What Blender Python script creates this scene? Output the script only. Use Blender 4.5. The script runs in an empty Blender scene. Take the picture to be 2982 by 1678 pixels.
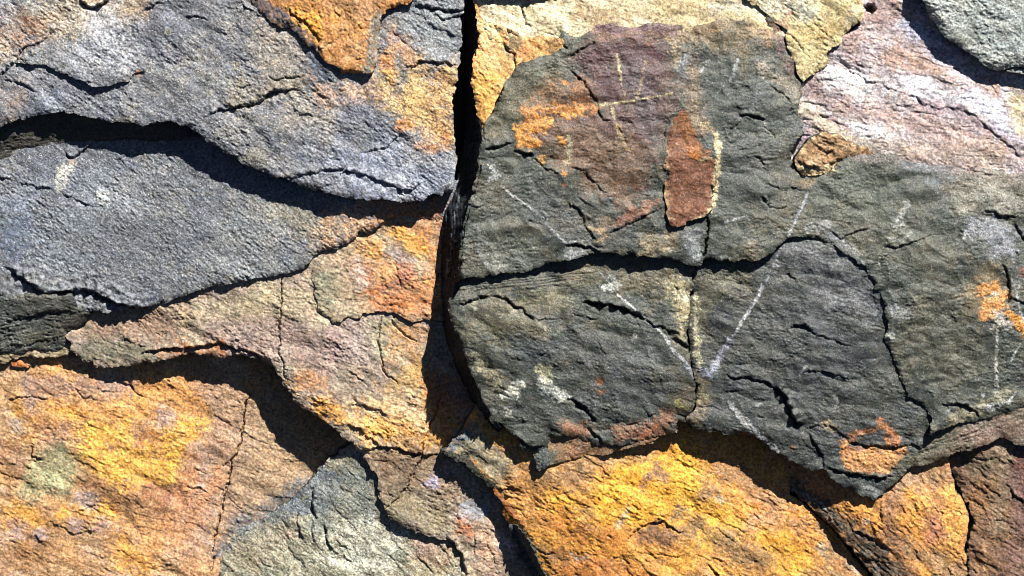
import bpy, math, random
import numpy as np
from mathutils import Vector

# ------------------------------------------------------------------ units
# everything on the wall is measured in "wall units": 2500 wall units = 1 metre.
# u runs right, v runs down, h runs out of the wall towards the viewer.
U = 1.0 / 2500.0
CU, CV = 1491.0, 839.0
REF = 150.0
def W(u, v, h): return ((u - CU) * U, -(h) * U, (CV - v) * U + 1.5)

# ------------------------------------------------------------------ camera, sky, sun
S = bpy.context.scene
C = S.collection
cam_d = bpy.data.cameras.new('camera'); cam = bpy.data.objects.new('camera', cam_d); C.objects.link(cam)
DIST = 10000.0
cam.location = W(CU, CV, REF + DIST); cam.rotation_euler = (math.radians(90), 0, 0)
cam_d.sensor_width = 36; cam_d.lens = 36 * DIST / 2982.0; cam_d.clip_start = 0.05; cam_d.clip_end = 500
S.camera = cam

SUN = Vector((0.42, -0.66, 0.90)).normalized()
elev = math.asin(SUN.z); rot = math.atan2(SUN.x, SUN.y)
w = bpy.data.worlds.new('World'); S.world = w; w.use_nodes = True
nt = w.node_tree; bg = nt.nodes['Background']; sky = nt.nodes.new('ShaderNodeTexSky')
sky.sky_type = 'NISHITA'; sky.sun_disc = False; sky.sun_elevation = elev; sky.sun_rotation = rot; sky.air_density = 0.12; sky.dust_density = 0.05; sky.ozone_density = 2.0
nt.links.new(sky.outputs[0], bg.inputs[0]); bg.inputs[1].default_value = 0.05
ld = bpy.data.lights.new('sun', 'SUN'); ld.energy = 5.0; ld.angle = math.radians(0.5); ld.color = (1, 0.965, 0.91)
lo = bpy.data.objects.new('sun', ld); C.objects.link(lo)
lo.rotation_euler = SUN.to_track_quat('Z', 'Y').to_euler(); lo.location = (2, -3, 5)
S.cycles.filter_width = 1.0
S.view_settings.view_transform = 'Standard'; S.view_settings.look = 'None'
S.view_settings.exposure = 1.22; S.view_settings.gamma = 1

# ------------------------------------------------------------------ noise
rs = np.random.RandomState(7)
_A = rs.rand(256, 256).astype(np.float32) * 2 * math.pi
GX, GY = np.cos(_A), np.sin(_A)
def perlin(x, y, seed=0):
    x = x + seed * 17.31; y = y + seed * 5.77
    xi = np.floor(x).astype(np.int32); yi = np.floor(y).astype(np.int32)
    fx = (x - xi).astype(np.float32); fy = (y - yi).astype(np.float32)
    sx = fx * fx * fx * (fx * (fx * 6 - 15) + 10); sy = fy * fy * fy * (fy * (fy * 6 - 15) + 10)
    x0 = xi & 255; x1 = (xi + 1) & 255; y0 = yi & 255; y1 = (yi + 1) & 255
    a = GX[y0, x0] * fx + GY[y0, x0] * fy; b = GX[y0, x1] * (fx - 1) + GY[y0, x1] * fy
    c = GX[y1, x0] * fx + GY[y1, x0] * (fy - 1); d = GX[y1, x1] * (fx - 1) + GY[y1, x1] * (fy - 1)
    a = a + sx * (b - a); c = c + sx * (d - c)
    return (a + sy * (c - a)) * 1.5
def fbm(x, y, scale, octs=4, seed=0, gain=0.5):
    s = 0; a = 1.0; n = 0
    for o in range(octs):
        s = s + a * perlin(x / scale, y / scale, seed + o * 3.1); n += a; a *= gain; scale *= 0.48
    return s / n * 1.25
def sstep(a, b, x):
    t = np.clip((x - a) / (b - a), 0, 1); return t * t * (3 - 2 * t)
def aniso(X, Y, deg, k):
    a = math.radians(deg); c, s = math.cos(a), math.sin(a)
    return (X * c + Y * s) / k, (-X * s + Y * c)
def lin(c):
    c = np.array(c, float) / 255
    return np.where(c < 0.04045, c / 12.92, ((c + 0.055) / 1.055) ** 2.4)

# ------------------------------------------------------------------ tracing helpers
TK = {'a': (0, 0), 'b': (1000, 0), 'c': (1982, 0), 'd': (0, 540), 'e': (1000, 540), 'f': (1982, 540),
      'g': (0, 1078), 'h': (1000, 1078), 'i': (1982, 1078)}
def P(s):
    """'a 10,20 30,40 b 5,6' : survey sheets a..i (2417 wide for 1000 wall units); n = wall units directly."""
    out = []; k = 'n'
    for t in s.split():
        if t in TK or t in ('n', 'w'): k = t; continue
        x, y = [float(q) for q in t.split(',')]
        if k == 'n': out.append((x, y))
        elif k == 'w': out.append((x * 1.15761, y * 1.15761))
        else: out.append((TK[k][0] + x / 2.417, TK[k][1] + y / 2.417))
    return out

STEP = 2.3
def polydist(X, Y, pts, R):
    """distance / side / position along a polyline, within radius R of it"""
    x0, y0 = X[0, 0], Y[0, 0]; ny, nx = X.shape
    D = np.full(X.shape, 1e6, np.float32); Sg = np.zeros(X.shape, np.float32); T = np.zeros(X.shape, np.float32)
    tot = sum(math.dist(a, b) for a, b in zip(pts[:-1], pts[1:])) + 1e-6; acc = 0
    for (ax, ay), (bx, by) in zip(pts[:-1], pts[1:]):
        L = math.hypot(bx - ax, by - ay)
        if L < 1e-6: continue
        j0 = max(0, int((min(ax, bx) - R - 14 - x0) / STEP)); j1 = min(nx, int((max(ax, bx) + R + 14 - x0) / STEP) + 1)
        i0 = max(0, int((min(ay, by) - R - 14 - y0) / STEP)); i1 = min(ny, int((max(ay, by) + R + 14 - y0) / STEP) + 1)
        if j1 <= j0 or i1 <= i0: acc += L; continue
        sl = (slice(i0, i1), slice(j0, j1)); x = WX[sl] - ax; y = WY[sl] - ay
        dx, dy = (bx - ax) / L, (by - ay) / L
        t = np.clip(x * dx + y * dy, 0, L); d = np.hypot(x - t * dx, y - t * dy)
        m = d < D[sl]; cr = dx * y - dy * x
        D[sl] = np.where(m, d, D[sl]); Sg[sl] = np.where(m, np.sign(cr), Sg[sl]); T[sl] = np.where(m, (acc + t) / tot, T[sl])
        acc += L
    return D, Sg, T
def strokemask(X, Y, pts, soft, R0):
    """pts: (x, y, r); returns r - distance (positive inside)"""
    x0, y0 = X[0, 0], Y[0, 0]; ny, nx = X.shape
    M = np.full(X.shape, -1e6, np.float32)
    if len(pts) == 1: pts = [pts[0], (pts[0][0] + .01, pts[0][1], pts[0][2])]
    for a, b in zip(pts[:-1], pts[1:]):
        R = max(a[2], b[2]) + R0
        j0 = max(0, int((min(a[0], b[0]) - R - x0) / STEP)); j1 = min(nx, int((max(a[0], b[0]) + R - x0) / STEP) + 1)
        i0 = max(0, int((min(a[1], b[1]) - R - y0) / STEP)); i1 = min(ny, int((max(a[1], b[1]) + R - y0) / STEP) + 1)
        if j1 <= j0 or i1 <= i0: continue
        sl = (slice(i0, i1), slice(j0, j1)); x = X[sl] - a[0]; y = Y[sl] - a[1]
        dx, dy = b[0] - a[0], b[1] - a[1]; LL = dx * dx + dy * dy
        t = np.clip((x * dx + y * dy) / LL, 0, 1); d = np.hypot(x - t * dx, y - t * dy)
        M[sl] = np.maximum(M[sl], a[2] + (b[2] - a[2]) * t - d)
    return M
def tps(ctrl):
    p = np.array(ctrl, float); n = len(p)
    if n <= 2: return lambda X, Y: np.full(X.shape, p[0, 2])
    sc = 1000.0; q = p[:, :2] / sc
    def ker(r2): return r2 * np.log(r2 + 1e-9) * .5
    if n == 3:
        a = np.linalg.solve(np.c_[np.ones(3), q], p[:, 2]); return lambda X, Y: a[0] + a[1] * X / sc + a[2] * Y / sc
    K = ker(((q[:, None] - q[None]) ** 2).sum(-1)) + np.eye(n) * 1e-3
    Q = np.c_[np.ones(n), q]; M = np.block([[K, Q], [Q.T, np.zeros((3, 3))]])
    s = np.linalg.lstsq(M, np.r_[p[:, 2], 0, 0, 0], rcond=None)[0]
    def f(X, Y):
        z = s[n] + s[n + 1] * X / sc + s[n + 2] * Y / sc
        for k in range(n): z = z + s[k] * ker((X / sc - q[k, 0]) ** 2 + (Y / sc - q[k, 1]) ** 2)
        return z
    return f
def roughen(pts, amp, seed):
    pts = list(pts); out = []
    for i in range(len(pts)):
        a, b = pts[i], pts[(i + 1) % len(pts)]; L = math.dist(a, b); n = max(1, int(L / 3.0))
        for k in range(n): out.append((a[0] + (b[0] - a[0]) * k / n, a[1] + (b[1] - a[1]) * k / n))
    q = np.array(out); x, y = q[:, 0], q[:, 1]
    # round the traced corners a little, then break the line up
    for _ in range(1): x = (np.roll(x, 1) + 2 * x + np.roll(x, -1)) / 4; y = (np.roll(y, 1) + 2 * y + np.roll(y, -1)) / 4
    m = 0.35 + 0.9 * np.clip(0.5 + perlin(x / 90, y / 90, seed + 9), 0, 1)
    nx = amp * m * (4.5 * perlin(x / 34, y / 34, seed) + 2.6 * perlin(x / 13, y / 13, seed + 1) + 1.8 * perlin(x / 5.5, y / 5.5, seed + 2))
    ny = amp * m * (4.5 * perlin(x / 34, y / 34, seed + 4) + 2.6 * perlin(x / 13, y / 13, seed + 5) + 1.8 * perlin(x / 5.5, y / 5.5, seed + 6))
    # small square-cut steps where the slate has snapped along its joints
    nx += amp * m * 2.6 * np.round(2.4 * perlin(x / 19, y / 19, seed + 12)); ny += amp * m * 2.6 * np.round(2.4 * perlin(x / 24, y / 24, seed + 14))
    return np.c_[x + nx, y + ny]
def inside(X, Y, q):
    M = np.zeros(X.shape, bool); xs = X[0]; ax, ay = q[:, 0], q[:, 1]; bx, by = np.roll(ax, -1), np.roll(ay, -1)
    for i in range(X.shape[0]):
        y = Y[i, 0]; k = (ay <= y) != (by <= y)
        if not k.any(): continue
        xc = np.sort(ax[k] + (y - ay[k]) * (bx[k] - ax[k]) / (by[k] - ay[k]))
        M[i] = np.searchsorted(xc, xs) % 2 == 1
    return M

# ------------------------------------------------------------------ material
def stone_material(name, rough=0.62, spec=0.5, grain=1.0, bump=1.0, fleck=.5, gs=1.0):
    m = bpy.data.materials.new(name); m.use_nodes = True; t = m.node_tree; N, L = t.nodes, t.links
    b = N['Principled BSDF']; at = N.new('ShaderNodeAttribute'); at.attribute_name = 'mineral_colour'
    tc = N.new('ShaderNodeTexCoord')
    def noise(scale, det, rg=0.6):
        n = N.new('ShaderNodeTexNoise'); n.inputs['Scale'].default_value = scale * gs; n.inputs['Detail'].default_value = det
        n.inputs['Roughness'].default_value = rg; L.new(tc.outputs['Object'], n.inputs['Vector']); return n
    n1 = noise(420, 3, .7); n2 = noise(130, 3)
    mr = N.new('ShaderNodeMapRange'); mr.inputs[1].default_value = .3; mr.inputs[2].default_value = .7
    mr.inputs[3].default_value = 1 - .6 * grain; mr.inputs[4].default_value = 1 + .55 * grain; L.new(n1.outputs[0], mr.inputs[0])
    mr2 = N.new('ShaderNodeMapRange'); mr2.inputs[1].default_value = .3; mr2.inputs[2].default_value = .7
    mr2.inputs[3].default_value = .84; mr2.inputs[4].default_value = 1.16; L.new(n2.outputs[0], mr2.inputs[0])
    mu = N.new('ShaderNodeMath'); mu.operation = 'MULTIPLY'; L.new(mr.outputs[0], mu.inputs[0]); L.new(mr2.outputs[0], mu.inputs[1])
    vm = N.new('ShaderNodeVectorMath'); vm.operation = 'SCALE'; L.new(at.outputs['Color'], vm.inputs[0]); L.new(mu.outputs[0], vm.inputs['Scale'])
    # scattered mica flecks, their white glints painted into the base colour
    n5 = noise(640, 1, .5); fl = N.new('ShaderNodeMapRange'); fl.inputs[1].default_value = .66; fl.inputs[2].default_value = .76
    fl.inputs[3].default_value = 0; fl.inputs[4].default_value = fleck; L.new(n5.outputs[0], fl.inputs[0])
    mx = N.new('ShaderNodeMix'); mx.data_type = 'RGBA'; L.new(fl.outputs[0], mx.inputs[0]); L.new(vm.outputs[0], mx.inputs[6]); mx.inputs[7].default_value = (.78, .77, .74, 1)
    L.new(mx.outputs[2], b.inputs['Base Color'])
    rr = N.new('ShaderNodeMapRange'); rr.inputs[1].default_value = .35; rr.inputs[2].default_value = .65
    rr.inputs[3].default_value = rough + .2; rr.inputs[4].default_value = rough - .17
    n3 = noise(300, 2); L.new(n3.outputs[0], rr.inputs[0]); L.new(rr.outputs[0], b.inputs['Roughness'])
    b.inputs['Specular IOR Level'].default_value = spec
    bp = N.new('ShaderNodeBump'); bp.inputs['Strength'].default_value = 0.9 * bump; bp.inputs['Distance'].default_value = .0012
    n4 = noise(520, 4, .75); L.new(n4.outputs[0], bp.inputs['Height']); L.new(bp.outputs[0], b.inputs['Normal'])
    return m
MAT = {'slate': stone_material('weathered_slate', .5, .6, 1.5, 1.0, .6, .9),
       'rust': stone_material('iron_stained_slate', .7, .3, 1.1, .8, .2, .7),
       'dull': stone_material('dark_green_slate', .55, .5, 1.4, .7, .26, 1.25),
       'broken': stone_material('raw_broken_slate', .85, .12, 1.5, 1.2, .03, 1.0)}

# ------------------------------------------------------------------ the mesh of one slab
ALBEDO = 0.58
def slab(name, mat, outline, ctrl, pal, parent=None, seed=1, ang=30, an=2.2, thick=70, slope=0.15, rough_edge=1.0, facet=7, gain=1.0,
         big=9, med=4, fine=1.0, scales=(), ledges=(), cracks=(), strata=(), paint=(), lift=None, bevel=6, side=(92, 92, 88), step=None):
    global STEP, WX, WY
    STEP = step or 2.3
    q = roughen(outline, rough_edge, seed)
    x0, y0 = q.min(0) - 3 * STEP; x1, y1 = q.max(0) + 3 * STEP
    X, Y = np.meshgrid(np.arange(x0, x1, STEP), np.arange(y0, y1, STEP)); X = X.astype(np.float32); Y = Y.astype(np.float32)
    In = inside(X, Y, q)
    w1 = perlin(X / 26, Y / 26, 31); w2 = perlin(X / 26, Y / 26, 47); w3 = perlin(X / 8, Y / 8, 53); w4 = perlin(X / 8, Y / 8, 59)
    WX = X + 5.0 * w1 + 2.6 * w3; WY = Y + 5.0 * w2 + 2.6 * w4
    ax, ay = aniso(X, Y, ang, an)
    z = tps(ctrl)(X, Y).astype(np.float32)
    z += big * fbm(X, Y, 330, 2, seed + 11)
    z += med * fbm(ax, ay, 75, 3, seed + 21)
    f1 = fbm(ax, ay, 20, 3, seed + 31, .6)
    bx_, by_ = aniso(X + 3 * w3, Y + 3 * w4, ang, 1.7)
    patchy = np.clip(.75 + 1.3 * fbm(X, Y, 120, 3, seed + 45), .25, 1.8)      # smooth cleaved faces next to coarse broken ones
    z += patchy * fine * (2.0 * f1 + 1.5 * perlin(bx_ / 4.6, by_ / 4.6, seed + 41) + 1.4 * perlin(bx_ / 9.5, by_ / 8, seed + 43))
    # flat facets meeting in creases
    z += facet * (np.abs(fbm(ax, ay, 130, 3, seed + 46, .45)) - .2) * 1.6 - facet * .6 * np.abs(fbm(*aniso(X, Y, ang + 62, 1.5), 62, 2, seed + 48, .4))
    # overlapping cleavage scales: slow rise, abrupt lip
    for k, (per, amp, wob, thr, sa) in enumerate(scales):
        a = math.radians(sa); c = X * math.cos(a) + Y * math.sin(a)
        s = c / per + .7 * wob * fbm(*aniso(X, Y, sa - 90, 2.6), per * 1.6, 4, seed + 60 + k * 7, .55)
        fr = s - np.floor(s); saw = np.where(fr < .93, fr / .93, (1 - fr) / .07)
        amp *= .38 if per > 34 else .5 if per > 17 else .8; mk = sstep(thr + .08, thr + .45, fbm(X, Y, per * 2.6, 3, seed + 80 + k * 5) + .15 * f1)
        z += amp * mk * (saw - .5)
    for poly, sa, per, amp in strata:
        m = inside(X, Y, roughen(poly, 2.5, seed + 90)).astype(np.float32)
        D, _, _ = polydist(X, Y, poly + poly[:1], 40); m = m * sstep(0, 22, D)
        a = math.radians(sa); c = -X * math.sin(a) + Y * math.cos(a)
        s = c / per + 1.3 * fbm(*aniso(X, Y, sa, 5), per * 3, 3, seed + 95)
        fr = s - np.floor(s); saw = np.where(fr < .8, fr / .8, (1 - fr) / .2)
        s2 = c / (per * 2.7) + 1.1 * fbm(*aniso(X, Y, sa, 6), per * 6, 3, seed + 97)
        fr2 = s2 - np.floor(s2); saw2 = np.where(fr2 < .85, fr2 / .85, (1 - fr2) / .15)
        z += m * amp * .5 * (.6 + .8 * w1) * ((saw - .5) + .6 * (saw2 - .5))
    for l in ledges:
        pts, A, Lg = l[0], l[1], l[2]
        D, Sg, T = polydist(X, Y, pts, Lg * 3.2)
        e = np.exp(-D / Lg) * np.clip(1 - D / (Lg * 3.2), 0, 1)
        tp = np.clip(np.minimum(T, 1 - T) * 7, 0, 1) ** .7 if len(l) < 4 else 1
        A = A * (1.35 if A >= 9 else 1.1)
        tp = tp * np.clip(.85 + .9 * perlin(X / 17, Y / 17, seed + 15), .25, 1.5)
        z += np.where(Sg < 0, .55, -.45) * A * e * tp * (.8 + .5 * w1)
        z -= (.5 if A > 15 else .25) * abs(A) * np.exp(-(D / 3.4) ** 2) * tp * (.8 + .6 * w3)
    for c_ in cracks:
        pts, wd, dp = c_
        D, Sg, T = polydist(X, Y, pts, wd + 3)
        tp = np.clip(np.minimum(T, 1 - T) * 9, 0.25, 1)
        z -= dp * np.clip(1 - D / (wd * tp * (.75 + .4 * w1) + .8), 0, 1) ** .6
    q2 = [tuple(p) for p in q[::3]]
    sx, sy = WX, WY; WX, WY = X, Y
    D, _, _ = polydist(X, Y, q2 + q2[:1], 34); WX, WY = sx, sy
    bn = np.clip(.65 + 1.1 * fbm(X, Y, 70, 3, seed + 51), .05, 2)
    z -= bevel * bn * np.exp(-D / 9.0) + bevel * .6 * bn * np.exp(-D / 2.6)
    z += np.maximum(tps(lift)(X, Y), .8) if lift else 0
    # ---- colours: mineral and lichen patches
    n1 = fbm(X, Y, 210, 4, seed + 101, .6); n2 = fbm(ax, ay, 95, 4, seed + 111, .65); n3 = fbm(X, Y, 40, 4, seed + 121, .7)
    pl = [lin(c) * ALBEDO for c in pal]
    col = np.zeros(X.shape + (3,), np.float32) + pl[0]
    def mix(c, m): col[...] = col * (1 - m[..., None]) + c * m[..., None]
    n5 = fbm(X, Y, 13, 3, seed + 127, .7)
    if len(pl) > 1: mix(pl[1], sstep(-.1, .4, n1 + .5 * n3 + .35 * n5) * .9)
    if len(pl) > 2: mix(pl[2], sstep(.0, .45, n2 + .4 * n3 + .4 * n5) * .8)
    if len(pl) > 3: mix(pl[3], sstep(.1, .5, n3 + .5 * n1 + .4 * n5) * .8)
    for pt in paint:
        cl, al, ed, pts = pt[0], pt[1], pt[2], pt[3]
        vein = ed <= 9 and len(pts) > 1 and max(p_[2] for p_ in pts) < 9
        if vein: pts = [(p_[0], p_[1], p_[2] * .75) for p_ in pts]; ed = ed * .6
        R = ed * 2.5 + 6; M = strokemask(X, Y, pts, ed, R)
        nn = fbm(X, Y, max(14, ed * 1.8), 5, (hash(tuple(cl)) % 50) + seed, .72)
        sw = .8 if ed >= 24 else .4
        m = sstep(-sw, sw, M / ed + (1.0 if al >= .92 and ed < 20 else 1.7) * nn + .7 * n5) * al * np.clip(.86 + .55 * n5 + (.5 * w3 if ed < 16 else 0), .15, 1)
        m = np.where(M < -R + 1, 0, m)
        if vein: m = m * np.clip(1.1 + .9 * perlin(X / 6, Y / 6, seed + 17) + .8 * perlin(X / 21, Y / 21, seed + 18), .5, 1)
        mix(lin(cl) * ALBEDO, m)
        if al >= .9 and ed < 36 and max(cl) > 190: z += m * (1.2 + .8 * w3 + .5 * n5)      # crusty growth stands proud of the stone
    v = 1 + .30 * n2 + .30 * n3 + .22 * n5 + .14 * f1 + .40 * perlin(X / 4.6, Y / 4.6, seed + 131) + .10 * perlin(X / 11, Y / 11, seed + 133)
    col *= np.clip(v, .45, 1.7)[..., None]
    hs = perlin(X / 55, Y / 55, seed + 141) * .05 + perlin(X / 14, Y / 14, seed + 143) * .05
    col[..., 0] *= 1 + hs; col[..., 2] *= 1 - hs
    lum = (col @ np.array([.3, .6, .1]))[..., None]; col = (lum + (col - lum) * .97).astype(np.float32)
    col *= gain
    np.clip(col, .012, .82, out=col)
    # ---- faces
    cell = In[:-1, :-1] & In[1:, :-1] & In[:-1, 1:] & In[1:, 1:]
    ny, nx = X.shape; idx = np.arange(ny * nx).reshape(ny, nx)
    ci, cj = np.nonzero(cell)
    F = np.stack([idx[ci, cj], idx[ci + 1, cj], idx[ci + 1, cj + 1], idx[ci, cj + 1]], 1)
    cp = np.pad(cell, 1)
    E = []   # boundary edges with their outward direction, ordered with the material on the left
    up = cell & ~cp[:-2, 1:-1]; i, j = np.nonzero(up); E.append((idx[i, j], idx[i, j + 1], 0, -1))
    dn = cell & ~cp[2:, 1:-1]; i, j = np.nonzero(dn); E.append((idx[i + 1, j + 1], idx[i + 1, j], 0, 1))
    lf = cell & ~cp[1:-1, :-2]; i, j = np.nonzero(lf); E.append((idx[i + 1, j], idx[i, j], -1, 0))
    rt = cell & ~cp[1:-1, 2:]; i, j = np.nonzero(rt); E.append((idx[i, j + 1], idx[i + 1, j + 1], 1, 0))
    e0 = np.concatenate([e[0] for e in E]); e1 = np.concatenate([e[1] for e in E])
    ox = np.concatenate([np.full(len(e[0]), e[2], float) for e in E]); oy = np.concatenate([np.full(len(e[0]), e[3], float) for e in E])
    bv = np.unique(np.r_[e0, e1]); pos = np.full(ny * nx, -1); pos[bv] = np.arange(len(bv)); b0, b1 = pos[e0], pos[e1]
    nX = np.bincount(b0, ox, len(bv)) + np.bincount(b1, ox, len(bv)); nY = np.bincount(b0, oy, len(bv)) + np.bincount(b1, oy, len(bv))
    for _ in range(5):
        a = nX + np.bincount(b0, nX[b1], len(bv)) + np.bincount(b1, nX[b0], len(bv))
        b = nY + np.bincount(b0, nY[b1], len(bv)) + np.bincount(b1, nY[b0], len(bv)); r = np.hypot(a, b) + 1e-6; nX, nY = a / r, b / r
    XF, YF, ZF = X.ravel().astype(float), Y.ravel().astype(float), z.ravel().astype(float)
    qd = q
    for s in range(0, len(bv), 400):
        k = bv[s:s + 400]; d = (XF[k][:, None] - qd[None, :, 0]) ** 2 + (YF[k][:, None] - qd[None, :, 1]) ** 2
        m = d.argmin(1); ok = d[np.arange(len(k)), m] < (2.2 * STEP) ** 2
        XF[k] = np.where(ok, qd[m, 0], XF[k]); YF[k] = np.where(ok, qd[m, 1], YF[k])
    used = np.unique(F); remap = np.full(ny * nx, -1); remap[used] = np.arange(len(used)); F = remap[F]
    V = np.c_[XF[used], YF[used], ZF[used]]; CO = col.reshape(-1, 3)[used]
    # ---- broken sides in uneven strata
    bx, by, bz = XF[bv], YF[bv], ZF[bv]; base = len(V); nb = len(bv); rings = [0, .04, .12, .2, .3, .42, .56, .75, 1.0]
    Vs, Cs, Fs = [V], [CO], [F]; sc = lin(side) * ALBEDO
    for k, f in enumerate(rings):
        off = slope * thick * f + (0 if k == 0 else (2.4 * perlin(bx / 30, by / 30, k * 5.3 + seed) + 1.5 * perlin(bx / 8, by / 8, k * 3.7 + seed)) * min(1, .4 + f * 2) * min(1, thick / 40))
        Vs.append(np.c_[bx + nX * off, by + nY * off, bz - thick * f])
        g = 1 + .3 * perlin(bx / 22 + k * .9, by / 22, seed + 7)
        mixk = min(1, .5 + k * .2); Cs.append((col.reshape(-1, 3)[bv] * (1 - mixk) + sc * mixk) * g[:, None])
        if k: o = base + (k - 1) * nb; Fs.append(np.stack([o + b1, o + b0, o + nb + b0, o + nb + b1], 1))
    V = np.concatenate(Vs); CO = np.concatenate(Cs); F = np.concatenate(Fs)
    org = np.array(W(*np.mean(outline, 0), 0)) if parent is None else np.zeros(3)
    if parent is not None: org = np.array(parent.location)
    co = np.c_[(V[:, 0] - CU) * U, -V[:, 2] * U, (CV - V[:, 1]) * U + 1.5] - org
    me = bpy.data.meshes.new(name); me.vertices.add(len(co)); me.vertices.foreach_set('co', co.ravel().astype(np.float32))
    me.loops.add(F.size); me.loops.foreach_set('vertex_index', F.ravel().astype(np.int32))
    me.polygons.add(len(F)); me.polygons.foreach_set('loop_start', np.arange(0, F.size, 4, dtype=np.int32))
    me.update(calc_edges=True); me.shade_smooth()
    at = me.color_attributes.new('mineral_colour', 'FLOAT_COLOR', 'POINT')
    at.data.foreach_set('color', np.c_[CO, np.ones(len(CO))].ravel().astype(np.float32))
    me.materials.append(MAT[mat]); ob = bpy.data.objects.new(name, me); C.objects.link(ob)
    if parent is None: ob.location = org
    else: ob.parent = parent
    return ob
def tag(o, label, cat, group=None, kind=None):
    if label: o['label'] = label
    if cat: o['category'] = cat
    if group: o['group'] = group
    o['kind'] = kind or 'thing'
def dots(s, k='n'):
    """'x,y,r x,y,r' strokes in sheet k"""
    out = []
    for t in s.split():
        x, y, r = [float(v) for v in t.split(',')]
        if k in TK: x = TK[k][0] + x / 2.417; y = TK[k][1] + y / 2.417; r = r / 2.417
        out.append((x, y, r))
    return out
# ================================================================== the wall
def B(c, al, ed, k, s):
    if c[0] >= 225 and c[2] <= 110: c = (c[0], c[1] + 5, c[2])
    return (c, al, ed, dots(s, k))
def piece(sp, name, outline, lift, **kw):
    d = dict(sp); d.update(thick=26, slope=.1, bevel=2.5, rough_edge=.9); d.update(kw); d.update(name=name, outline=outline, lift=lift); return d

# ---- mortar bed behind all the slabs
def mortar():
    n = 220; xs = np.linspace(-1.1, 1.1, n); zs = np.linspace(-.85, .85, 170); X, Z = np.meshgrid(xs, zs)
    Y = .0 + 150 * U * .35 + .01 * fbm(X * 100, Z * 100, 14, 4, 5) 
    V = np.c_[X.ravel(), Y.ravel(), Z.ravel()]; i = np.arange(n * 170).reshape(170, n)
    F = np.stack([i[:-1, :-1], i[:-1, 1:], i[1:, 1:], i[1:, :-1]], -1).reshape(-1, 4)
    b = len(V); V = np.r_[V, [[-1.1, .3, -.85], [1.1, .3, -.85], [1.1, .3, .85], [-1.1, .3, .85]]]
    me = bpy.data.meshes.new('mortar_bed'); faces = [tuple(int(q) for q in f) for f in F] + [(b, b + 3, b + 2, b + 1)]
    for line, c in ((i[0], (b, b + 1)), (i[:, -1], (b + 1, b + 2)), (i[-1][::-1], (b + 2, b + 3)), (i[::-1, 0], (b + 3, b))):
        faces.append(tuple(int(q) for q in line[::-1]) + (c[0], c[1]))
    me.from_pydata([tuple(v) for v in V], [], faces); me.update()
    m = bpy.data.materials.new('dark_mortar'); m.use_nodes = True; p = m.node_tree.nodes['Principled BSDF']
    t = m.node_tree; nn = t.nodes.new('ShaderNodeTexNoise'); nn.inputs['Scale'].default_value = 90; nn.inputs['Detail'].default_value = 6
    cr = t.nodes.new('ShaderNodeValToRGB'); cr.color_ramp.elements[0].color = (.035, .028, .02, 1); cr.color_ramp.elements[1].color = (.12, .1, .075, 1)
    t.links.new(nn.outputs[0], cr.inputs[0]); t.links.new(cr.outputs[0], p.inputs['Base Color']); p.inputs['Roughness'].default_value = .95
    me.materials.append(m); o = bpy.data.objects.new('mortar_bed', me); C.objects.link(o); o.location = (0, 0, 1.5)
    tag(o, 'dark earthy mortar bed showing in the gaps behind the slate stones', 'mortar')
mortar()

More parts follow.
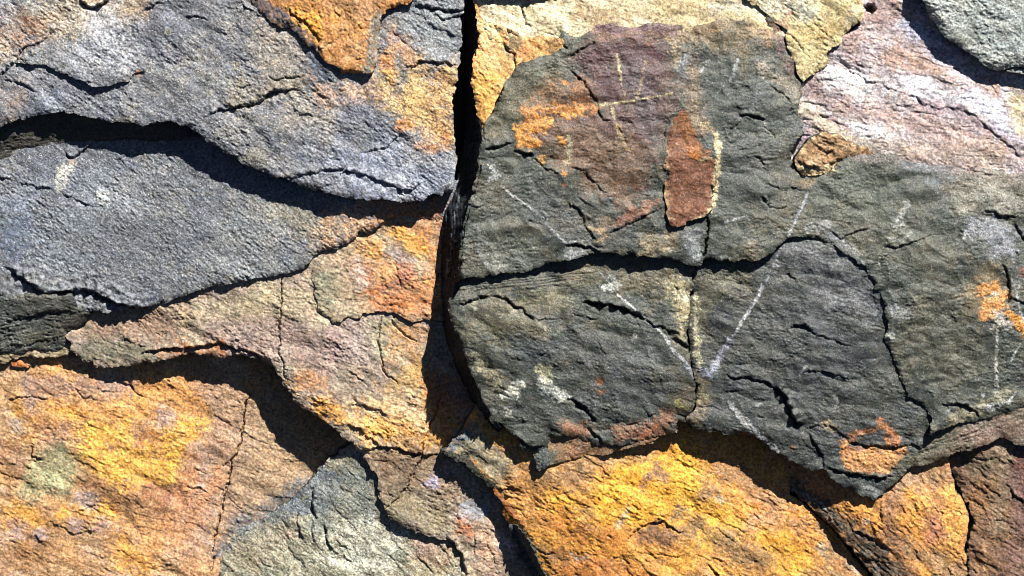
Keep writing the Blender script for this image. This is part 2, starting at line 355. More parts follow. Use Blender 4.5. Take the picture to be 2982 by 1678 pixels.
# ---- G : orange slab, bottom left
g = slab('slate_slab', 'rust', gain=1.1, outline=P('n -240,1000 0,1010 300,1000 650,980 850,1100 1010,1260 1060,1340 990,1400 930,1400 860,1465 760,1530 680,1585 640,1640 620,1700 600,1920 -240,1920'),
  ctrl=[(0, 1100, 10), (500, 1100, 2), (900, 1280, -6), (0, 1650, 0), (600, 1600, 6), (750, 1480, 2)],
  pal=[(204, 160, 114), (220, 164, 104), (188, 162, 140), (166, 126, 92)], seed=3, ang=18, big=6, med=5, fine=.75, thick=70, slope=.05,
  scales=[(55, 7, 2.2, -.1, 110), (26, 4, 2.0, -.1, 125), (13, 2.2, 1.8, 0, 100)],
  ledges=[(P('g 180,540 170,610 255,665'), 14, 12), (P('g 480,140 560,220 600,190 650,230'), 7, 8), (P('g 640,140 700,150 740,170'), 7, 8), (P('g 800,95 880,110 930,190 1010,210'), 8, 10),
    (P('g 1270,835 1380,850 1430,880'), 9, 8), (P('g 1480,740 1540,690 1600,655'), 7, 8), (P('g 250,988 360,1018'), 7, 7), (P('g 440,990 540,1010 640,960'), 7, 8), (P('g 0,1225 60,1240 100,1260'), 7, 10),
    (P('g 780,1290 840,1310 900,1360'), 6, 9), (P('g 1500,520 1590,520'), 6, 7), (P('g 0,225 90,195 200,200 300,215'), 8, 12), (P('g 190,1190 260,1240 320,1260'), 8, 12), (P('g 300,1090 480,1180 640,1150'), 7, 14)],
  cracks=[(P('g 1760,165 1705,235 1690,340 1675,450 1665,520 1640,600 1600,660 1590,760 1555,880 1540,960 1520,1050 1490,1150 1470,1250 1465,1310'), 3.2, 16), (P('g 1475,1335 1465,1400 1450,1450'), 3.2, 14)],
  paint=[B((178,150,118), .95, 60, 'g', '1750,350,200 1900,800,300 1800,600,250 1700,1100,250'), B((170,135,110), .8, 60, 'g', '1300,100,160 1500,250,160 1500,420,150 1560,900,140'),
    B((178,150,138), .7, 50, 'g', '1350,620,120 1250,1000,170 1300,1200,150'), B((150,108,72), .8, 40, 'g', '60,600,100 120,700,90'), B((140,92,52), .75, 45, 'g', '640,800,130 780,880,120 900,950,90'), B((140,95,50), .7, 60, 'g', '100,1350,130 250,1250,120 150,1200,60'),
    B((170,100,52), .7, 40, 'g', '1250,780,60 1120,980,90 1030,500,90 1100,600,60'), B((232,156,78), .85, 70, 'g', '300,100,150 600,250,160 1250,250,130 350,330,150 700,400,160'),
    B((246,178,72), .95, 34, 'g', '620,480,80 780,450,70 560,600,70 700,640,110 860,660,120 1000,690,90 1150,700,90 1180,790,50 760,740,80'), B((248,176,70), .9, 34, 'g', '1180,500,90 1280,470,100 1330,400,60 1200,640,50'),
    B((250,172,62), .9, 28, 'g', '420,1010,40 520,1030,40 640,1020,55 740,1050,50'), B((246,168,66), .85, 34, 'g', '60,1040,100 180,1070,60'), B((242,165,66), .8, 34, 'g', '120,300,70 430,330,80 160,330,60'),
    B((247,165,60), .8, 34, 'g', '860,1330,90 960,1390,90 830,1230,50'), B((225,150,80), .7, 60, 'g', '850,1150,120 1000,1200,100'), B((168,165,122), .95, 34, 'g', '330,620,120 300,760,170 430,700,80 200,850,90'), B((178,176,128), .6, 24, 'g', '330,780,90'),
    B((178,155,148), .85, 26, 'g', '1120,330,75 1090,400,35'), B((175,160,160), .8, 26, 'g', '590,940,50 520,960,30'), B((172,152,156), .8, 26, 'g', '510,1110,50'), B((172,152,156), .75, 26, 'g', '685,1120,46'), B((172,152,156), .75, 26, 'g', '225,1190,46'), B((172,150,152), .7, 26, 'g', '60,1150,60'), B((185,145,120), .75, 34, 'g', '300,450,110 420,430,60'),
    B((165,160,150), .8, 26, 'g', '80,380,50'), B((165,140,130), .8, 26, 'g', '190,290,45 170,130,80 850,130,70'), B((216,150,98), .8, 26, 'g', '1330,640,50 1180,1250,70 1500,770,45'), B((218,160,108), .6, 50, 'g', '1350,1350,130 1300,1250,80'), B((98,106,112), .9, 34, 'g', '1530,1300,30 1580,1200,45 1720,1080,50 1860,1000,50 2000,900,50 2120,800,40')], parent=None)
tag(g, 'large orange and yellow stained slab filling the bottom left corner', 'stone')
G_ = g

# ---- F : dark green layered stone at the left edge, F2 thin tan layer below it
f2 = slab('shale_sliver', 'rust', P('d -580,1130 0,1130 150,1100 330,1100 420,1060 470,1090 475,1190 440,1212 330,1215 200,1228 80,1218 30,1235 0,1260 -580,1260'), [(-200, 1040, 28), (0, 1050, 28), (190, 1030, 30)],
  [(170, 152, 118), (130, 118, 92)], seed=5, ang=-5, an=3, thick=30, med=3, big=2, scales=[(14, 3, 1.5, -.2, 95)], paint=[B((205,185,150), .6, 20, 'd', '200,1190,30 350,1185,25')])
tag(f2, 'thin tan shale layer under the dark green stone at the left edge', 'stone')
tag(slab('shale_chip', 'rust', P('d 20,1262 60,1238 110,1238 165,1280 120,1290 60,1282'), [(40, 1060, 22)], [(215, 130, 70)], seed=6, thick=16, med=1.5, big=0, bevel=3), 'small orange chip at the left edge under the thin tan layer', 'stone')
f = slab('layered_stone', 'dull', P('d -580,760 480,760 520,850 600,900 580,960 440,1035 440,1110 400,1150 340,1180 280,1165 200,1160 120,1185 0,1190 -580,1190'), [(0, 890, 66), (0, 1035, 32), (200, 900, 70), (190, 1000, 38)],
  [(84, 88, 82), (100, 97, 86), (72, 76, 74)], seed=8, ang=-12, an=2.2, thick=50, med=3, big=3, strata=[(P('d -580,800 600,840 600,960 440,1110 -580,1190'), -12, 9, 3.5)], scales=[(16, 4, 2, -.2, 100)],
  ledges=[(P('d 0,975 100,940 220,915 330,895 460,890'), 12, 12), (P('d 0,1130 150,1120 300,1090 430,1050'), 8, 10)], paint=[B((120,115,90), .6, 30, 'd', '150,1100,50 350,1060,50')])
tag(f, 'dark green finely layered stone at the left edge above the orange slab', 'stone')

# ---- H : green grey stone, bottom centre
H = dict(name='slate_slab', mat='slate', outline=P('g 1490,2040 1500,1450 1550,1330 1570,1230 1640,1160 1720,1110 1800,1080 1900,1010 2000,950 2090,870 2180,790 2220,720 2290,650 h 0,560 100,500 300,700 450,900 900,1100 900,2040'),
  ctrl=[(950, 1340, 38), (1000, 1340, 60), (1150, 1560, 76), (1340, 1650, 90), (640, 1640, 5), (800, 1450, 7), (930, 1500, 54)],
  pal=[(146, 142, 118), (172, 168, 140), (126, 128, 108), (150, 128, 108)], seed=12, gain=1.3, ang=35, an=1.8, big=3, med=6, thick=60, fine=.75, bevel=2.5,
  scales=[(48, 7, 1.8, -.1, 150), (22, 3.5, 1.8, -.1, 120), (12, 2, 1.6, 0, 100)],
  ledges=[(P('g 2210,800 2190,880 2180,960 2220,1070'), 14, 12), (P('g 2090,1000 2080,1090 2120,1230'), 10, 10), (P('g 2185,1060 2195,1220'), 10, 9), (P('g 2270,1080 2290,1200 2335,1310'), 14, 12), (P('g 1550,1290 1640,1200 1760,1130'), 5, 9),
    (P('h 500,1320 600,1400 640,1450'), 7, 10), (P('h 640,1200 720,1290 760,1390 820,1380'), 7, 10), (P('h 250,1080 330,1130 420,1150'), 6, 10)],
  paint=[B((86,98,110), .95, 26, 'g', '1590,1250,40 1700,1130,45 1850,1060,50 1980,980,60 2090,900,60 2200,780,60 2300,800,110 2160,980,70 2000,1010,40'), B((110,116,110), .8, 34, 'g', '2330,900,110 2250,1080,90'), B((104,110,104), .9, 34, 'h', '60,760,110 150,820,80 120,1000,90'),
    B((205,200,175), .85, 34, 'g', '2300,1330,90 2400,1370,70'), B((192,190,170), .8, 40, 'h', '40,1180,110 180,1200,110 300,1240,110 100,1330,90'), B((185,190,180), .7, 14, 'h', '180,1060,30 200,1010,18'),
    B((170,125,110), .7, 34, 'h', '560,1250,90 680,1300,80'), B((150,126,84), .6, 50, 'h', '600,1400,110 750,1350,60'), B((140,124,96), .7, 50, 'g', '1700,1300,120 1900,1250,120')])
tag(slab(**H), 'green grey slab with a bluish rim at the bottom centre left', 'stone')

# ---- D : brown slab in the middle left
DC = [(180, 990, 42), (260, 1010, 40), (560, 950, 64), (500, 880, 60), (850, 1080, 96), (1250, 900, 108), (1100, 1450, 96), (1300, 1600, 98), (1000, 730, 98), (1280, 660, 108)]
D = dict(name='slate_slab', mat='rust', outline=P('d 430,1040 435,1110 450,1150 520,1210 590,1260 630,1292 740,1290 900,1275 1000,1250 1100,1245 1200,1215 1310,1180 1400,1188 1480,1210 1560,1222 1640,1200 1720,1210 1850,1240 1930,1290 1960,1350 2000,1430 g 2010,120 2060,230 2170,290 2280,370 2417,470 h 60,540 120,620 220,720 240,830 250,920 280,1000 340,1060 430,1120 560,1170 650,1195 780,1220 825,1310 840,1450 835,2040 n 1660,1920 1560,1520 1440,1300 1400,1200 1390,1000 1350,800 1340,620 1300,540 1100,600 920,700 700,780 450,860 262,900 240,935 215,945'),
  ctrl=DC, pal=[(176, 158, 136), (170, 150, 140), (188, 172, 142), (150, 128, 104)], seed=16, gain=1.15, ang=25, an=2.0, big=4, med=5, thick=95, slope=-.25,
  scales=[(60, 6, 1.8, 0, 110), (24, 3.2, 1.8, -.1, 115), (12, 2.2, 1.6, -.1, 100)],
  ledges=[(P('d 960,1192 1150,1155 1330,1152 1400,1135 1520,1112 1620,1145 1750,1180 1900,1240'), 24, 13), (P('d 820,1085 880,1090 950,1130 1010,1140'), 8, 12), (P('h 0,385 110,415 150,470 230,510 235,540'), 10, 14), (P('h 100,595 230,545 370,560 480,592 560,612 680,600'), 13, 26),
    (P('h 300,850 370,915'), 6, 8), (P('h 700,1180 780,1230 830,1310 860,1450'), 26, 16), (P('h 930,1180 925,1260 915,1340'), 9, 12), (P('h 800,960 800,1040 820,1080'), 8, 10), (P('e 40,1310 120,1370 190,1440 h 200,150'), 7, 14), (P('h 50,240 150,260 260,290 310,330'), 8, 16),
    (P('h 540,400 580,430'), 8, 12), (P('h 680,400 690,450 760,510'), 9, 10), (P('e 330,1120 420,1140 440,1120'), 5, 8), (P('d 1080,1050 1150,1040'), 5, 8), (P('e 60,560 110,550 180,555'), 6, 7), (P('h 1000,1200 1060,1330 1070,1400'), 7, 12), (P('h 1030,1120 1200,1300'), 6, 10)],
  cracks=[(P('d 1980,640 1965,760 1970,880 1950,1000 1962,1120 1950,1180 1990,1280 1985,1340 2030,1420'), 3.0, 14), (P('e 270,930 235,1080 265,1220 270,1290 310,1350 390,1400'), 3.0, 12), (P('e 330,950 400,1030 510,1110'), 2.8, 10),
    (P('h 690,160 640,330 600,440 560,520 545,630 480,740 430,850 370,920 280,990'), 2.6, 12)],
  paint=[B((165,130,105), .8, 40, 'd', '650,980,100 900,1000,120 1200,960,120'), B((112,112,90), .85, 40, 'd', '750,1180,110 900,1180,90 600,1150,80 1000,1200,50'), B((178,165,128), .7, 50, 'd', '1400,950,150 1600,900,140 2150,850,120'), B((165,138,130), .75, 50, 'd', '1700,1100,150 1500,1000,100 2250,1150,180'),
    B((165,142,140), .75, 60, 'e', '80,1100,170 50,1000,120'), B((165,158,126), .8, 50, 'e', '330,1050,110 280,1180,100 420,1200,80'), B((210,150,90), .7, 50, 'e', '450,1080,90 480,1250,110'), B((205,125,58), .7, 40, 'd', '1250,1200,70 1520,1180,60'), B((210,140,70), .7, 34, 'd', '2100,1390,60 2250,1400,40'),
    B((238,170,90), .85, 50, 'h', '400,350,170 250,420,120 600,420,120 150,350,90'), B((252,180,66), .9, 26, 'h', '250,390,70 330,440,40 200,350,30'), B((246,166,58), .9, 26, 'g', '2260,270,70 2400,330,60'), B((242,158,60), .85, 26, 'h', '600,230,50 720,400,70 720,470,50 560,470,40 300,290,50'),
    B((228,200,160), .7, 50, 'h', '420,200,130 550,330,90 100,300,60'), B((205,165,90), .8, 40, 'e', '520,1340,90 400,1380,60'), B((200,120,55), .85, 60, 'h', '800,300,90 700,200,90 850,250,80'), B((120,94,66), .95, 40, 'h', '300,620,110 450,660,120 600,660,80 320,740,80'), B((130,108,84), .85, 50, 'h', '400,800,130 600,760,110 700,900,110'),
    B((136,126,92), .8, 50, 'h', '400,1000,110 550,1050,110 650,1000,80'), B((178,170,195), .8, 14, 'h', '620,790,45 590,800,30'), B((165,172,180), .9, 20, 'h', '870,1000,55 960,1010,50 900,930,25'), B((190,110,55), .8, 26, 'h', '870,1120,60'), B((212,165,130), .8, 40, 'h', '1020,1200,90 1100,1300,90 980,1300,70'), B((225,205,195), .7, 20, 'h', '1170,1290,60 1080,1170,40'), B((150,128,110), .7, 34, 'h', '1150,1420,110 980,1420,70')])
d = slab(**D)
tag(d, 'long brown slab in the lower middle left with a thin vertical crack', 'stone')
slab(**piece(D, 'raised_layer', P('d 2190,600 2180,640 2212,720 2200,760 2232,830 2235,900 2290,925 2335,965 2417,952 e 60,935 130,905 270,885 380,915 480,962 600,945 720,960 830,940 830,0 330,120 200,310 90,360 0,430 d 2300,490'),
  [(920, 800, 6), (930, 910, 8), (1200, 930, 10), (1300, 700, 6), (1040, 690, 5)], parent=d, pal=[(180, 158, 130), (188, 150, 118), (165, 150, 120)],
  ledges=D['ledges'] + [(P('e 375,540 380,640 410,710'), 8, 9), (P('e 480,675 560,660 640,655'), 7, 8)],
  paint=[B((242,160,62), .9, 26, 'e', '200,480,75 250,490,30'), B((244,164,62), .9, 34, 'e', '430,350,80 520,380,60 560,440,60 350,330,50'), B((140,138,140), .9, 24, 'e', '400,510,60 360,490,40 450,530,30'), B((200,136,88), .85, 40, 'e', '350,640,90 500,720,110 400,800,110 540,850,90'),
    B((160,95,80), .8, 30, 'e', '180,620,60 230,690,50 420,600,50'), B((208,124,62), .8, 28, 'e', '480,850,60 200,780,50 300,850,40'), B((228,205,195), .5, 20, 'e', '130,700,35 90,520,40'), B((215,140,75), .7, 50, 'e', '600,300,90 650,600,90 650,850,90'), B((145,142,118), .9, 30, 'd', '2270,700,90 2300,850,80'), B((215,160,100), .8, 40, 'e', '290,600,70 150,430,60')]))

# ---- C : lens shaped grey slab, E : layered strip above it
Cc = dict(name='slate_slab', mat='slate', outline=P('n -240,380 0,370 300,370 600,370 900,480 1100,540 1340,520 1345,630 1262,645 1180,628 e 330,232 200,305 90,360 0,420 d 2250,465 2200,500 2130,590 1980,630 1800,655 1700,670 1560,700 1490,712 1420,730 1330,760 1240,792 1130,830 1040,852 960,870 850,882 760,900 680,892 600,885 490,862 370,856 250,872 170,872 100,860 0,838 -580,830'),
  ctrl=[(0, 550, 72), (0, 860, 66), (400, 420, 72), (600, 700, 88), (1000, 620, 112), (1290, 600, 120), (450, 890, 80)], pal=[(116, 120, 127), (140, 143, 146), (100, 105, 116), (126, 124, 117)], seed=21, ang=40, an=1.7, big=4, med=2.4, facet=3, fine=1.1, thick=60, slope=-.15,
  scales=[(26, 2.2, 1.6, .05, 110), (12, 1.6, 1.5, -.05, 125)],
  ledges=[(P('d 0,580 40,585 90,640 140,660 200,710 280,765 400,755 560,740 640,755 720,800 800,830 900,860 1040,850'), 30, 34), (P('a 140,1285 200,1300 320,1312'), 11, 8, 1), (P('a 450,1370 520,1410 610,1440'), 9, 8, 1), (P('a 430,1050 450,1090 490,1098 560,1060 620,1010'), 12, 12), (P('a 780,1110 830,1110 900,1070'), 5, 8),
    (P('d 1880,125 1960,110'), 5, 6), (P('a 0,1245 30,1255'), 9, 8, 1), (P('d 2200,465 2250,468'), 9, 7, 1), (P('d 1700,655 1750,640'), 6, 6)],
  paint=[B((108,115,130), .75, 50, 'a', '500,1350,110 200,1200,120 600,1180,110 800,1100,90'), B((152,163,182), .7, 50, 'd', '60,150,90 150,90,70 60,60,80'), B((96,112,140), .7, 50, 'd', '120,320,120 80,420,90'), B((224,222,208), .95, 16, 'a', '430,1200,50 400,1260,45 400,1320,30 480,1150,25'),
    B((224,224,210), .95, 14, 'a', '690,1380,40 720,1420,22 d 0,0,0'.replace(' d 0,0,0', '')), B((222,222,208), .95, 14, 'd', '690,60,45 700,100,35'), B((185,140,95), .8, 10, 'a', '480,1135,20'), B((170,158,128), .7, 60, 'd', '2050,250,130 2250,300,130'), B((200,165,130), .8, 50, 'd', '2300,370,80 e 0,0,0'.replace(' e 0,0,0', '')),
    B((222,170,120), .9, 50, 'e', '50,280,110 150,230,110 250,200,60'), B((200,130,60), .9, 50, 'e', '450,200,110 600,200,110 300,160,100'), B((150,128,84), .5, 12, 'd', '1600,650,30'), B((118,124,118), .7, 40, 'd', '100,860,60 300,840,60 500,850,50'), B((150,158,168), .6, 90, 'd', '600,100,220 350,450,150'), B((165,168,166), .5, 90, 'd', '1700,400,260 1900,550,150')])
tag(slab(**Cc), 'lens shaped blue grey slab at the left with two white lichen spots', 'stone')
e = slab('layered_stone', 'dull', P('n -240,345 0,345 150,310 450,330 700,430 680,475 600,440 500,418 a 1000,985 800,972 600,1000 430,1032 280,1042 200,1055 150,1080 110,1105 60,1135 0,1150 n -240,480'), [(0, 362, 102), (0, 470, 66), (160, 335, 104), (200, 425, 70), (400, 370, 100), (420, 405, 74), (650, 430, 70)],
  [(84, 82, 72), (98, 93, 78), (70, 70, 64)], seed=25, ang=-10, an=2.4, thick=30, slope=.1, med=3, big=2, strata=[(P('n -240,250 700,250 700,480 -240,490'), -8, 9, 4)], scales=[(11, 2.5, 1.6, -.2, 95)])
tag(e, 'dark finely layered stone recessed between the two blue grey slabs', 'stone')

# ---- A : big blue grey slab, upper left
A = dict(name='slate_slab', mat='slate', outline=P('n -240,-240 -240,385 -60,380 a 0,880 50,862 110,842 170,832 240,805 310,798 390,790 480,792 600,812 720,852 860,856 950,868 1010,885 1060,868 1120,860 1200,858 1270,870 1330,895 1390,930 1440,985 1500,1025 1570,1062 1640,1100 1700,1150 1800,1190 1900,1230 1980,1245 2060,1280 2200,1335 2300,1355 2417,1392 b 60,1402 180,1410 300,1400 380,1420 460,1425 560,1400 640,1370 700,1362 760,1368 775,1330 790,1200 800,1120 785,980 772,850 778,700 790,620 800,560 812,450 825,380 838,300 830,170 822,120 848,90 850,0 n 1352,-240'),
  ctrl=[(0, 0, 136), (0, 300, 130), (400, 340, 140), (800, 480, 152), (1300, 500, 170), (1300, 50, 170), (600, 100, 146)], pal=[(122, 124, 130), (150, 150, 150), (104, 108, 120), (138, 132, 121)], seed=28, gain=1.08, ang=35, an=1.8, big=4, med=4, fine=1.15, thick=70, slope=-.05,
  scales=[(30, 2.6, 1.6, .05, 115), (13, 1.8, 1.5, -.05, 125)],
  ledges=[(P('a 0,515 100,430 130,380 170,340'), 12, 12, 1), (P('a 170,340 260,310 330,250 400,190'), 8, 14), (P('a 0,555 90,570 170,600 260,650'), 8, 12), (P('a 1480,798 1560,770 1700,750 1800,725 1870,690 1900,655 2000,635 2100,625'), 20, 20), (P('a 1340,890 1380,870 1480,800'), 4, 14),
    (P('a 1890,545 1960,555 2060,545 2150,530'), 9, 12), (P('a 1660,600 1720,608 1800,595'), 8, 9), (P('a 1300,108 1400,115 1470,150'), 10, 9), (P('a 990,140 1010,70 1070,35 1150,5'), 10, 12), (P('a 560,-10 610,45 660,55 700,30 760,0'), 22, 16), (P('a 1690,0 1740,60 1860,120'), 8, 12),
    (P('a 1990,1250 2060,1252 2150,1228 2250,1205 2417,1190 b 0,1212 60,1200 150,1240 250,1270 330,1310 430,1345 490,1335 530,1300 570,1280'), 13, 18), (P('b 130,1075 220,1055 320,1035 350,1000 410,935'), 9, 12), (P('a 1600,1000 1700,1030 1800,1028'), 6, 10), (P('b 655,1250 720,1248'), 6, 6),
    (P('b 440,480 510,460 540,440 620,440 700,450 800,462'), 12, 12), (P('b 370,600 405,590 420,560 440,470'), 9, 8), (P('b 170,420 240,350'), 5, 9), (P('b 600,170 660,200 740,235 830,260'), 9, 12), (P('b 640,110 700,140 760,135 840,100'), 12, 10), (P('b 500,40 600,60 720,75 800,75 845,80'), 20, 14),
    (P('b 330,210 420,280 500,360'), 6, 12), (P('a 2060,750 2110,810 2190,800 2210,830'), 7, 10), (P('a 2200,560 2250,660 2310,700 2320,740'), 7, 9), (P('a 980,740 1040,750 1060,720'), 4, 6), (P('a 530,590 620,570 700,610'), 5, 6)],
  paint=[B((202,180,148), .85, 60, 'a', '600,60,140 900,50,110 400,120,120 200,100,100 0,350,60'), B((168,172,178), .8, 50, 'a', '80,30,100 50,90,60'), B((168,122,90), .95, 60, 'a', '130,260,90 40,220,70 300,180,50 200,180,60'), B((220,185,140), .7, 30, 'a', '1000,20,60 700,50,50'), B((192,194,200), .8, 60, 'a', '620,340,140 760,230,150 860,380,110'),
    B((114,118,132), .75, 50, 'a', '1180,140,110 1080,240,110 1120,350,70'), B((124,128,140), .7, 60, 'a', '250,620,130 480,620,120 700,700,60'), B((146,158,178), .7, 30, 'a', '300,740,50 420,750,40'), B((150,125,105), .7, 50, 'a', '40,700,90 80,820,60'), B((178,162,142), .75, 70, 'a', '1950,330,150 2000,450,120 1800,250,120'),
    B((125,112,86), .7, 30, 'a', '1650,690,80 2100,560,70 1900,640,40'), B((130,122,90), .6, 26, 'a', '1850,1120,60 1700,1110,30'), B((180,166,144), .6, 60, 'a', '2100,800,130 2300,900,120'), B((132,138,150), .6, 60, 'a', '2100,1000,130 2350,1100,110'), B((200,190,150), .5, 10, 'a', '1180,220,25'), B((214,140,80), .9, 8, 'a', '970,508,18'),
    B((190,150,120), .8, 30, 'a', '2300,700,70 2230,560,40'), B((236,176,104), .92, 50, 'b', '480,560,120 560,760,170 640,650,170 700,880,110 700,560,110 600,940,70'), B((212,132,32), .95, 12, 'b', '300,420,52 330,500,52 350,570,40'), B((236,190,152), .9, 26, 'b', '60,650,60 200,640,60 330,680,60'), B((238,196,120), .7, 40, 'b', '480,640,90 250,600,40 460,800,60'),
    B((240,150,48), .92, 14, 'b', '400,880,40 460,870,36'), B((242,152,48), .92, 14, 'b', '540,1035,25 610,1060,36 660,1045,26'), B((232,150,60), .7, 20, 'b', '740,1040,20 740,950,40'), B((150,156,158), .92, 40, 'b', '650,240,130 560,150,100 780,330,70 480,200,80 720,120,70'), B((130,132,126), .85, 24, 'b', '400,500,24 410,560,20 400,630,30 430,400,30'), B((200,140,100), .7, 26, 'b', '340,240,40 400,300,40'),
    B((214,160,110), .85, 24, 'b', '340,340,40 470,380,40 480,450,40'), B((108,112,130), .8, 30, 'b', '90,820,110 200,900,110 60,950,80'), B((146,155,175), .85, 60, 'b', '100,1150,150 350,1180,170 550,1300,110 700,1180,70 200,1330,70'), B((175,180,196), .5, 50, 'b', '500,1100,90 400,1370,60'), B((110,114,136), .8, 14, 'b', '50,1390,0.1')])
a = slab(**A)
tag(a, 'big blue grey slab in the upper left running orange toward the vertical gap', 'stone')
slab(**piece(A, 'raised_flake', P('n 41,183 83,186 137,188 174,209 207,224 248,240 268,252 290,253 323,250 356,238 389,219 426,205 424,180 415,130 412,70 380,50 300,40 220,70 165,95 110,130 62,145'), [(60, 180, 13), (200, 222, 17), (290, 250, 15), (390, 215, 7), (420, 120, .8), (300, 50, .8), (110, 130, 3)], parent=a))
slab(**piece(A, 'raised_flake', P('a 2120,325 2180,370 2240,420 2290,470 2356,552 2340,585 2285,602 2250,580 2190,515 2160,470'), [(940, 200, 5), (970, 235, 5), (900, 160, 3)], parent=a, pal=[(112, 118, 130)], paint=[]))
bb = slab('orange_stone', 'rust', P('n 718,-240 a 1740,0 1760,20 1810,60 1860,108 1910,150 1960,188 2020,205 2070,222 2100,255 2130,300 2170,335 2220,352 2260,400 2300,430 2350,470 2417,520 b 60,515 120,520 180,525 215,518 232,450 245,380 258,300 262,200 282,110 320,75 380,45 440,40 480,20 510,-10 n 1215,-240'),
  [(850, 60, 166), (1000, 200, 182), (1080, 200, 184), (1100, 50, 184), (950, -100, 180)], [(214, 150, 84), (226, 160, 96), (198, 138, 84), (206, 170, 120)], seed=33, ang=70, an=1.6, big=2, med=5, thick=36, slope=-.1, bevel=8,
  scales=[(40, 5, 2, -.1, 110), (18, 3, 2, -.1, 120)],
  ledges=[(P('a 2040,60 2070,120 2150,150 2200,210 2250,290 2255,350 2270,390'), 12, 12), (P('a 2360,70 2380,110 2417,120'), 8, 9), (P('a 2270,360 2300,320 2340,300'), 6, 8), (P('b 60,400 90,415 140,425'), 6, 8), (P('b 60,270 120,180 130,220'), 5, 9), (P('b 190,170 230,130'), 6, 8)],
  paint=[B((88,94,106), .96, 16, 'a', '1760,0,60 1850,60,60 1950,110,55 2040,190,50 2120,240,50 2180,330,42 2230,380,20'), B((72,74,70), .8, 12, 'a', '1980,160,30 2100,170,30'), B((246,168,60), .9, 20, 'a', '2080,90,40 2200,160,60 2240,250,30'), B((246,166,60), .8, 30, 'b', '40,250,60 0,150,80'), B((190,150,110), .7, 30, 'b', '60,330,60 0,20,100 150,100,60'), B((150,152,142), .92, 14, 'b', '235,170,36 225,280,40 200,400,44 180,480,34 250,110,30'), B((225,170,120), .7, 30, 'b', '200,30,80')])
tag(bb, 'orange stone at the top centre left with a dark grey left rim', 'stone')

# ---- R : pink and white slab, upper right; S : grey stone in the corner
tag(slab('slate_slab', 'rust', cracks=[(P('c 1150,240 1190,205 1250,170'), 9, 60), (P('c 1290,55 1330,75 1352,45'), 16, 70)], outline=P('n 2500,-240 2495,0 2440,90 2400,160 2330,200 c 800,560 730,700 710,830 690,1000 720,1230 1200,1300 1900,1350 2417,1420 n 3220,640 3220,-240'),
  ctrl=[(2350, 250, 190), (2350, 480, 186), (2290, 400, 180), (2700, 480, 200), (2982, 530, 196), (2982, 150, 186), (2600, 100, 188)], pal=[(184, 170, 172), (214, 207, 210), (152, 134, 142), (184, 162, 148)], seed=37, gain=1.22, ang=28, an=3.0, big=5, med=7, fine=.65, thick=60,
  scales=[(60, 7, 1.6, -.1, 100), (26, 4.5, 1.6, -.2, 95), (12, 2.4, 1.5, -.1, 90)],
  ledges=[(P('c 1130,420 1190,510 1280,560 1400,600 1510,650 1640,690 1760,760'), 6, 22), (P('c 1900,770 2050,810 2150,910 2250,990 2340,1060 2417,1200'), 7, 20), (P('c 1640,680 1700,740 1800,770 1950,760'), 7, 20), (P('c 960,800 1060,850 1170,900'), 7, 14), (P('c 2180,600 2230,680'), 6, 10), (P('c 1500,640 1560,600'), 6, 10)],
  paint=[B((232,228,226), .85, 30, 'c', '1080,560,90 1200,600,80 1300,640,50'), B((236,234,234), .85, 24, 'c', '1200,900,70 1300,960,80 1450,1030,90 1330,880,60'), B((234,234,240), .85, 26, 'c', '1600,580,60 1800,650,90 2000,700,80 2150,760,90 2050,620,60'), B((220,222,245), .8, 24, 'c', '2280,900,60 1680,270,60 1600,200,50'),
    B((150,126,132), .8, 26, 'c', '1700,740,50 1900,770,50 2050,840,40 2150,940,26'), B((140,112,124), .85, 10, 'c', '970,800,20 1060,850,24 1170,905,20'), B((170,130,100), .75, 34, 'c', '1500,400,90 1700,430,90 1850,540,60 2150,620,60'), B((165,130,115), .7, 30, 'c', '1450,80,100 1250,180,70 1200,330,70'), B((182,150,138), .7, 30, 'c', '900,600,50 950,680,60 1700,900,90 2250,1050,60'),
    B((206,190,140), .85, 26, 'c', '2350,720,60 2380,850,60'), B((168,146,122), .7, 50, 'c', '2200,1130,110 1200,1020,60'), B((214,196,160), .7, 26, 'c', '850,770,40 930,800,40 1150,1050,90 1250,1060,60')]), 'pink and white rippled slab in the upper right below the grey corner stone', 'stone')
ss = slab('slate_slab', 'slate', P('n 2655,-240 2655,-30 c 1665,0 1690,50 1720,110 1760,170 1800,230 1850,280 1900,320 1960,350 2010,395 2060,430 2110,470 2165,500 2220,508 2300,490 2417,480 n 3220,190 3220,-240'), [(2700, 60, 238), (2880, 200, 232), (2982, 0, 248)], [(168, 175, 168), (180, 186, 178), (158, 166, 162)], seed=41, gain=1.1, ang=10, an=1.8, big=3, med=2, fine=1.0, thick=50, slope=-.1, bevel=9, rough_edge=.55,
  paint=[B((190,192,180), .6, 60, 'c', '1800,60,120 2100,420,80'), B((150,158,154), .6, 60, 'c', '2100,150,150 2300,300,120')])
tag(ss, 'light green grey slab in the top right corner casting a broad shadow', 'stone')
tag(slab('shale_chip', 'slate', P('c 2260,512 2320,498 2417,490 n 3150,210 3150,235 3000,228 c 2417,530 2340,522'), [(2950, 212, 222)], [(176, 180, 168)], seed=43, thick=16, med=1, big=0, bevel=3, rough_edge=.6), 'thin pale chip below the light grey corner slab at the right edge', 'stone')

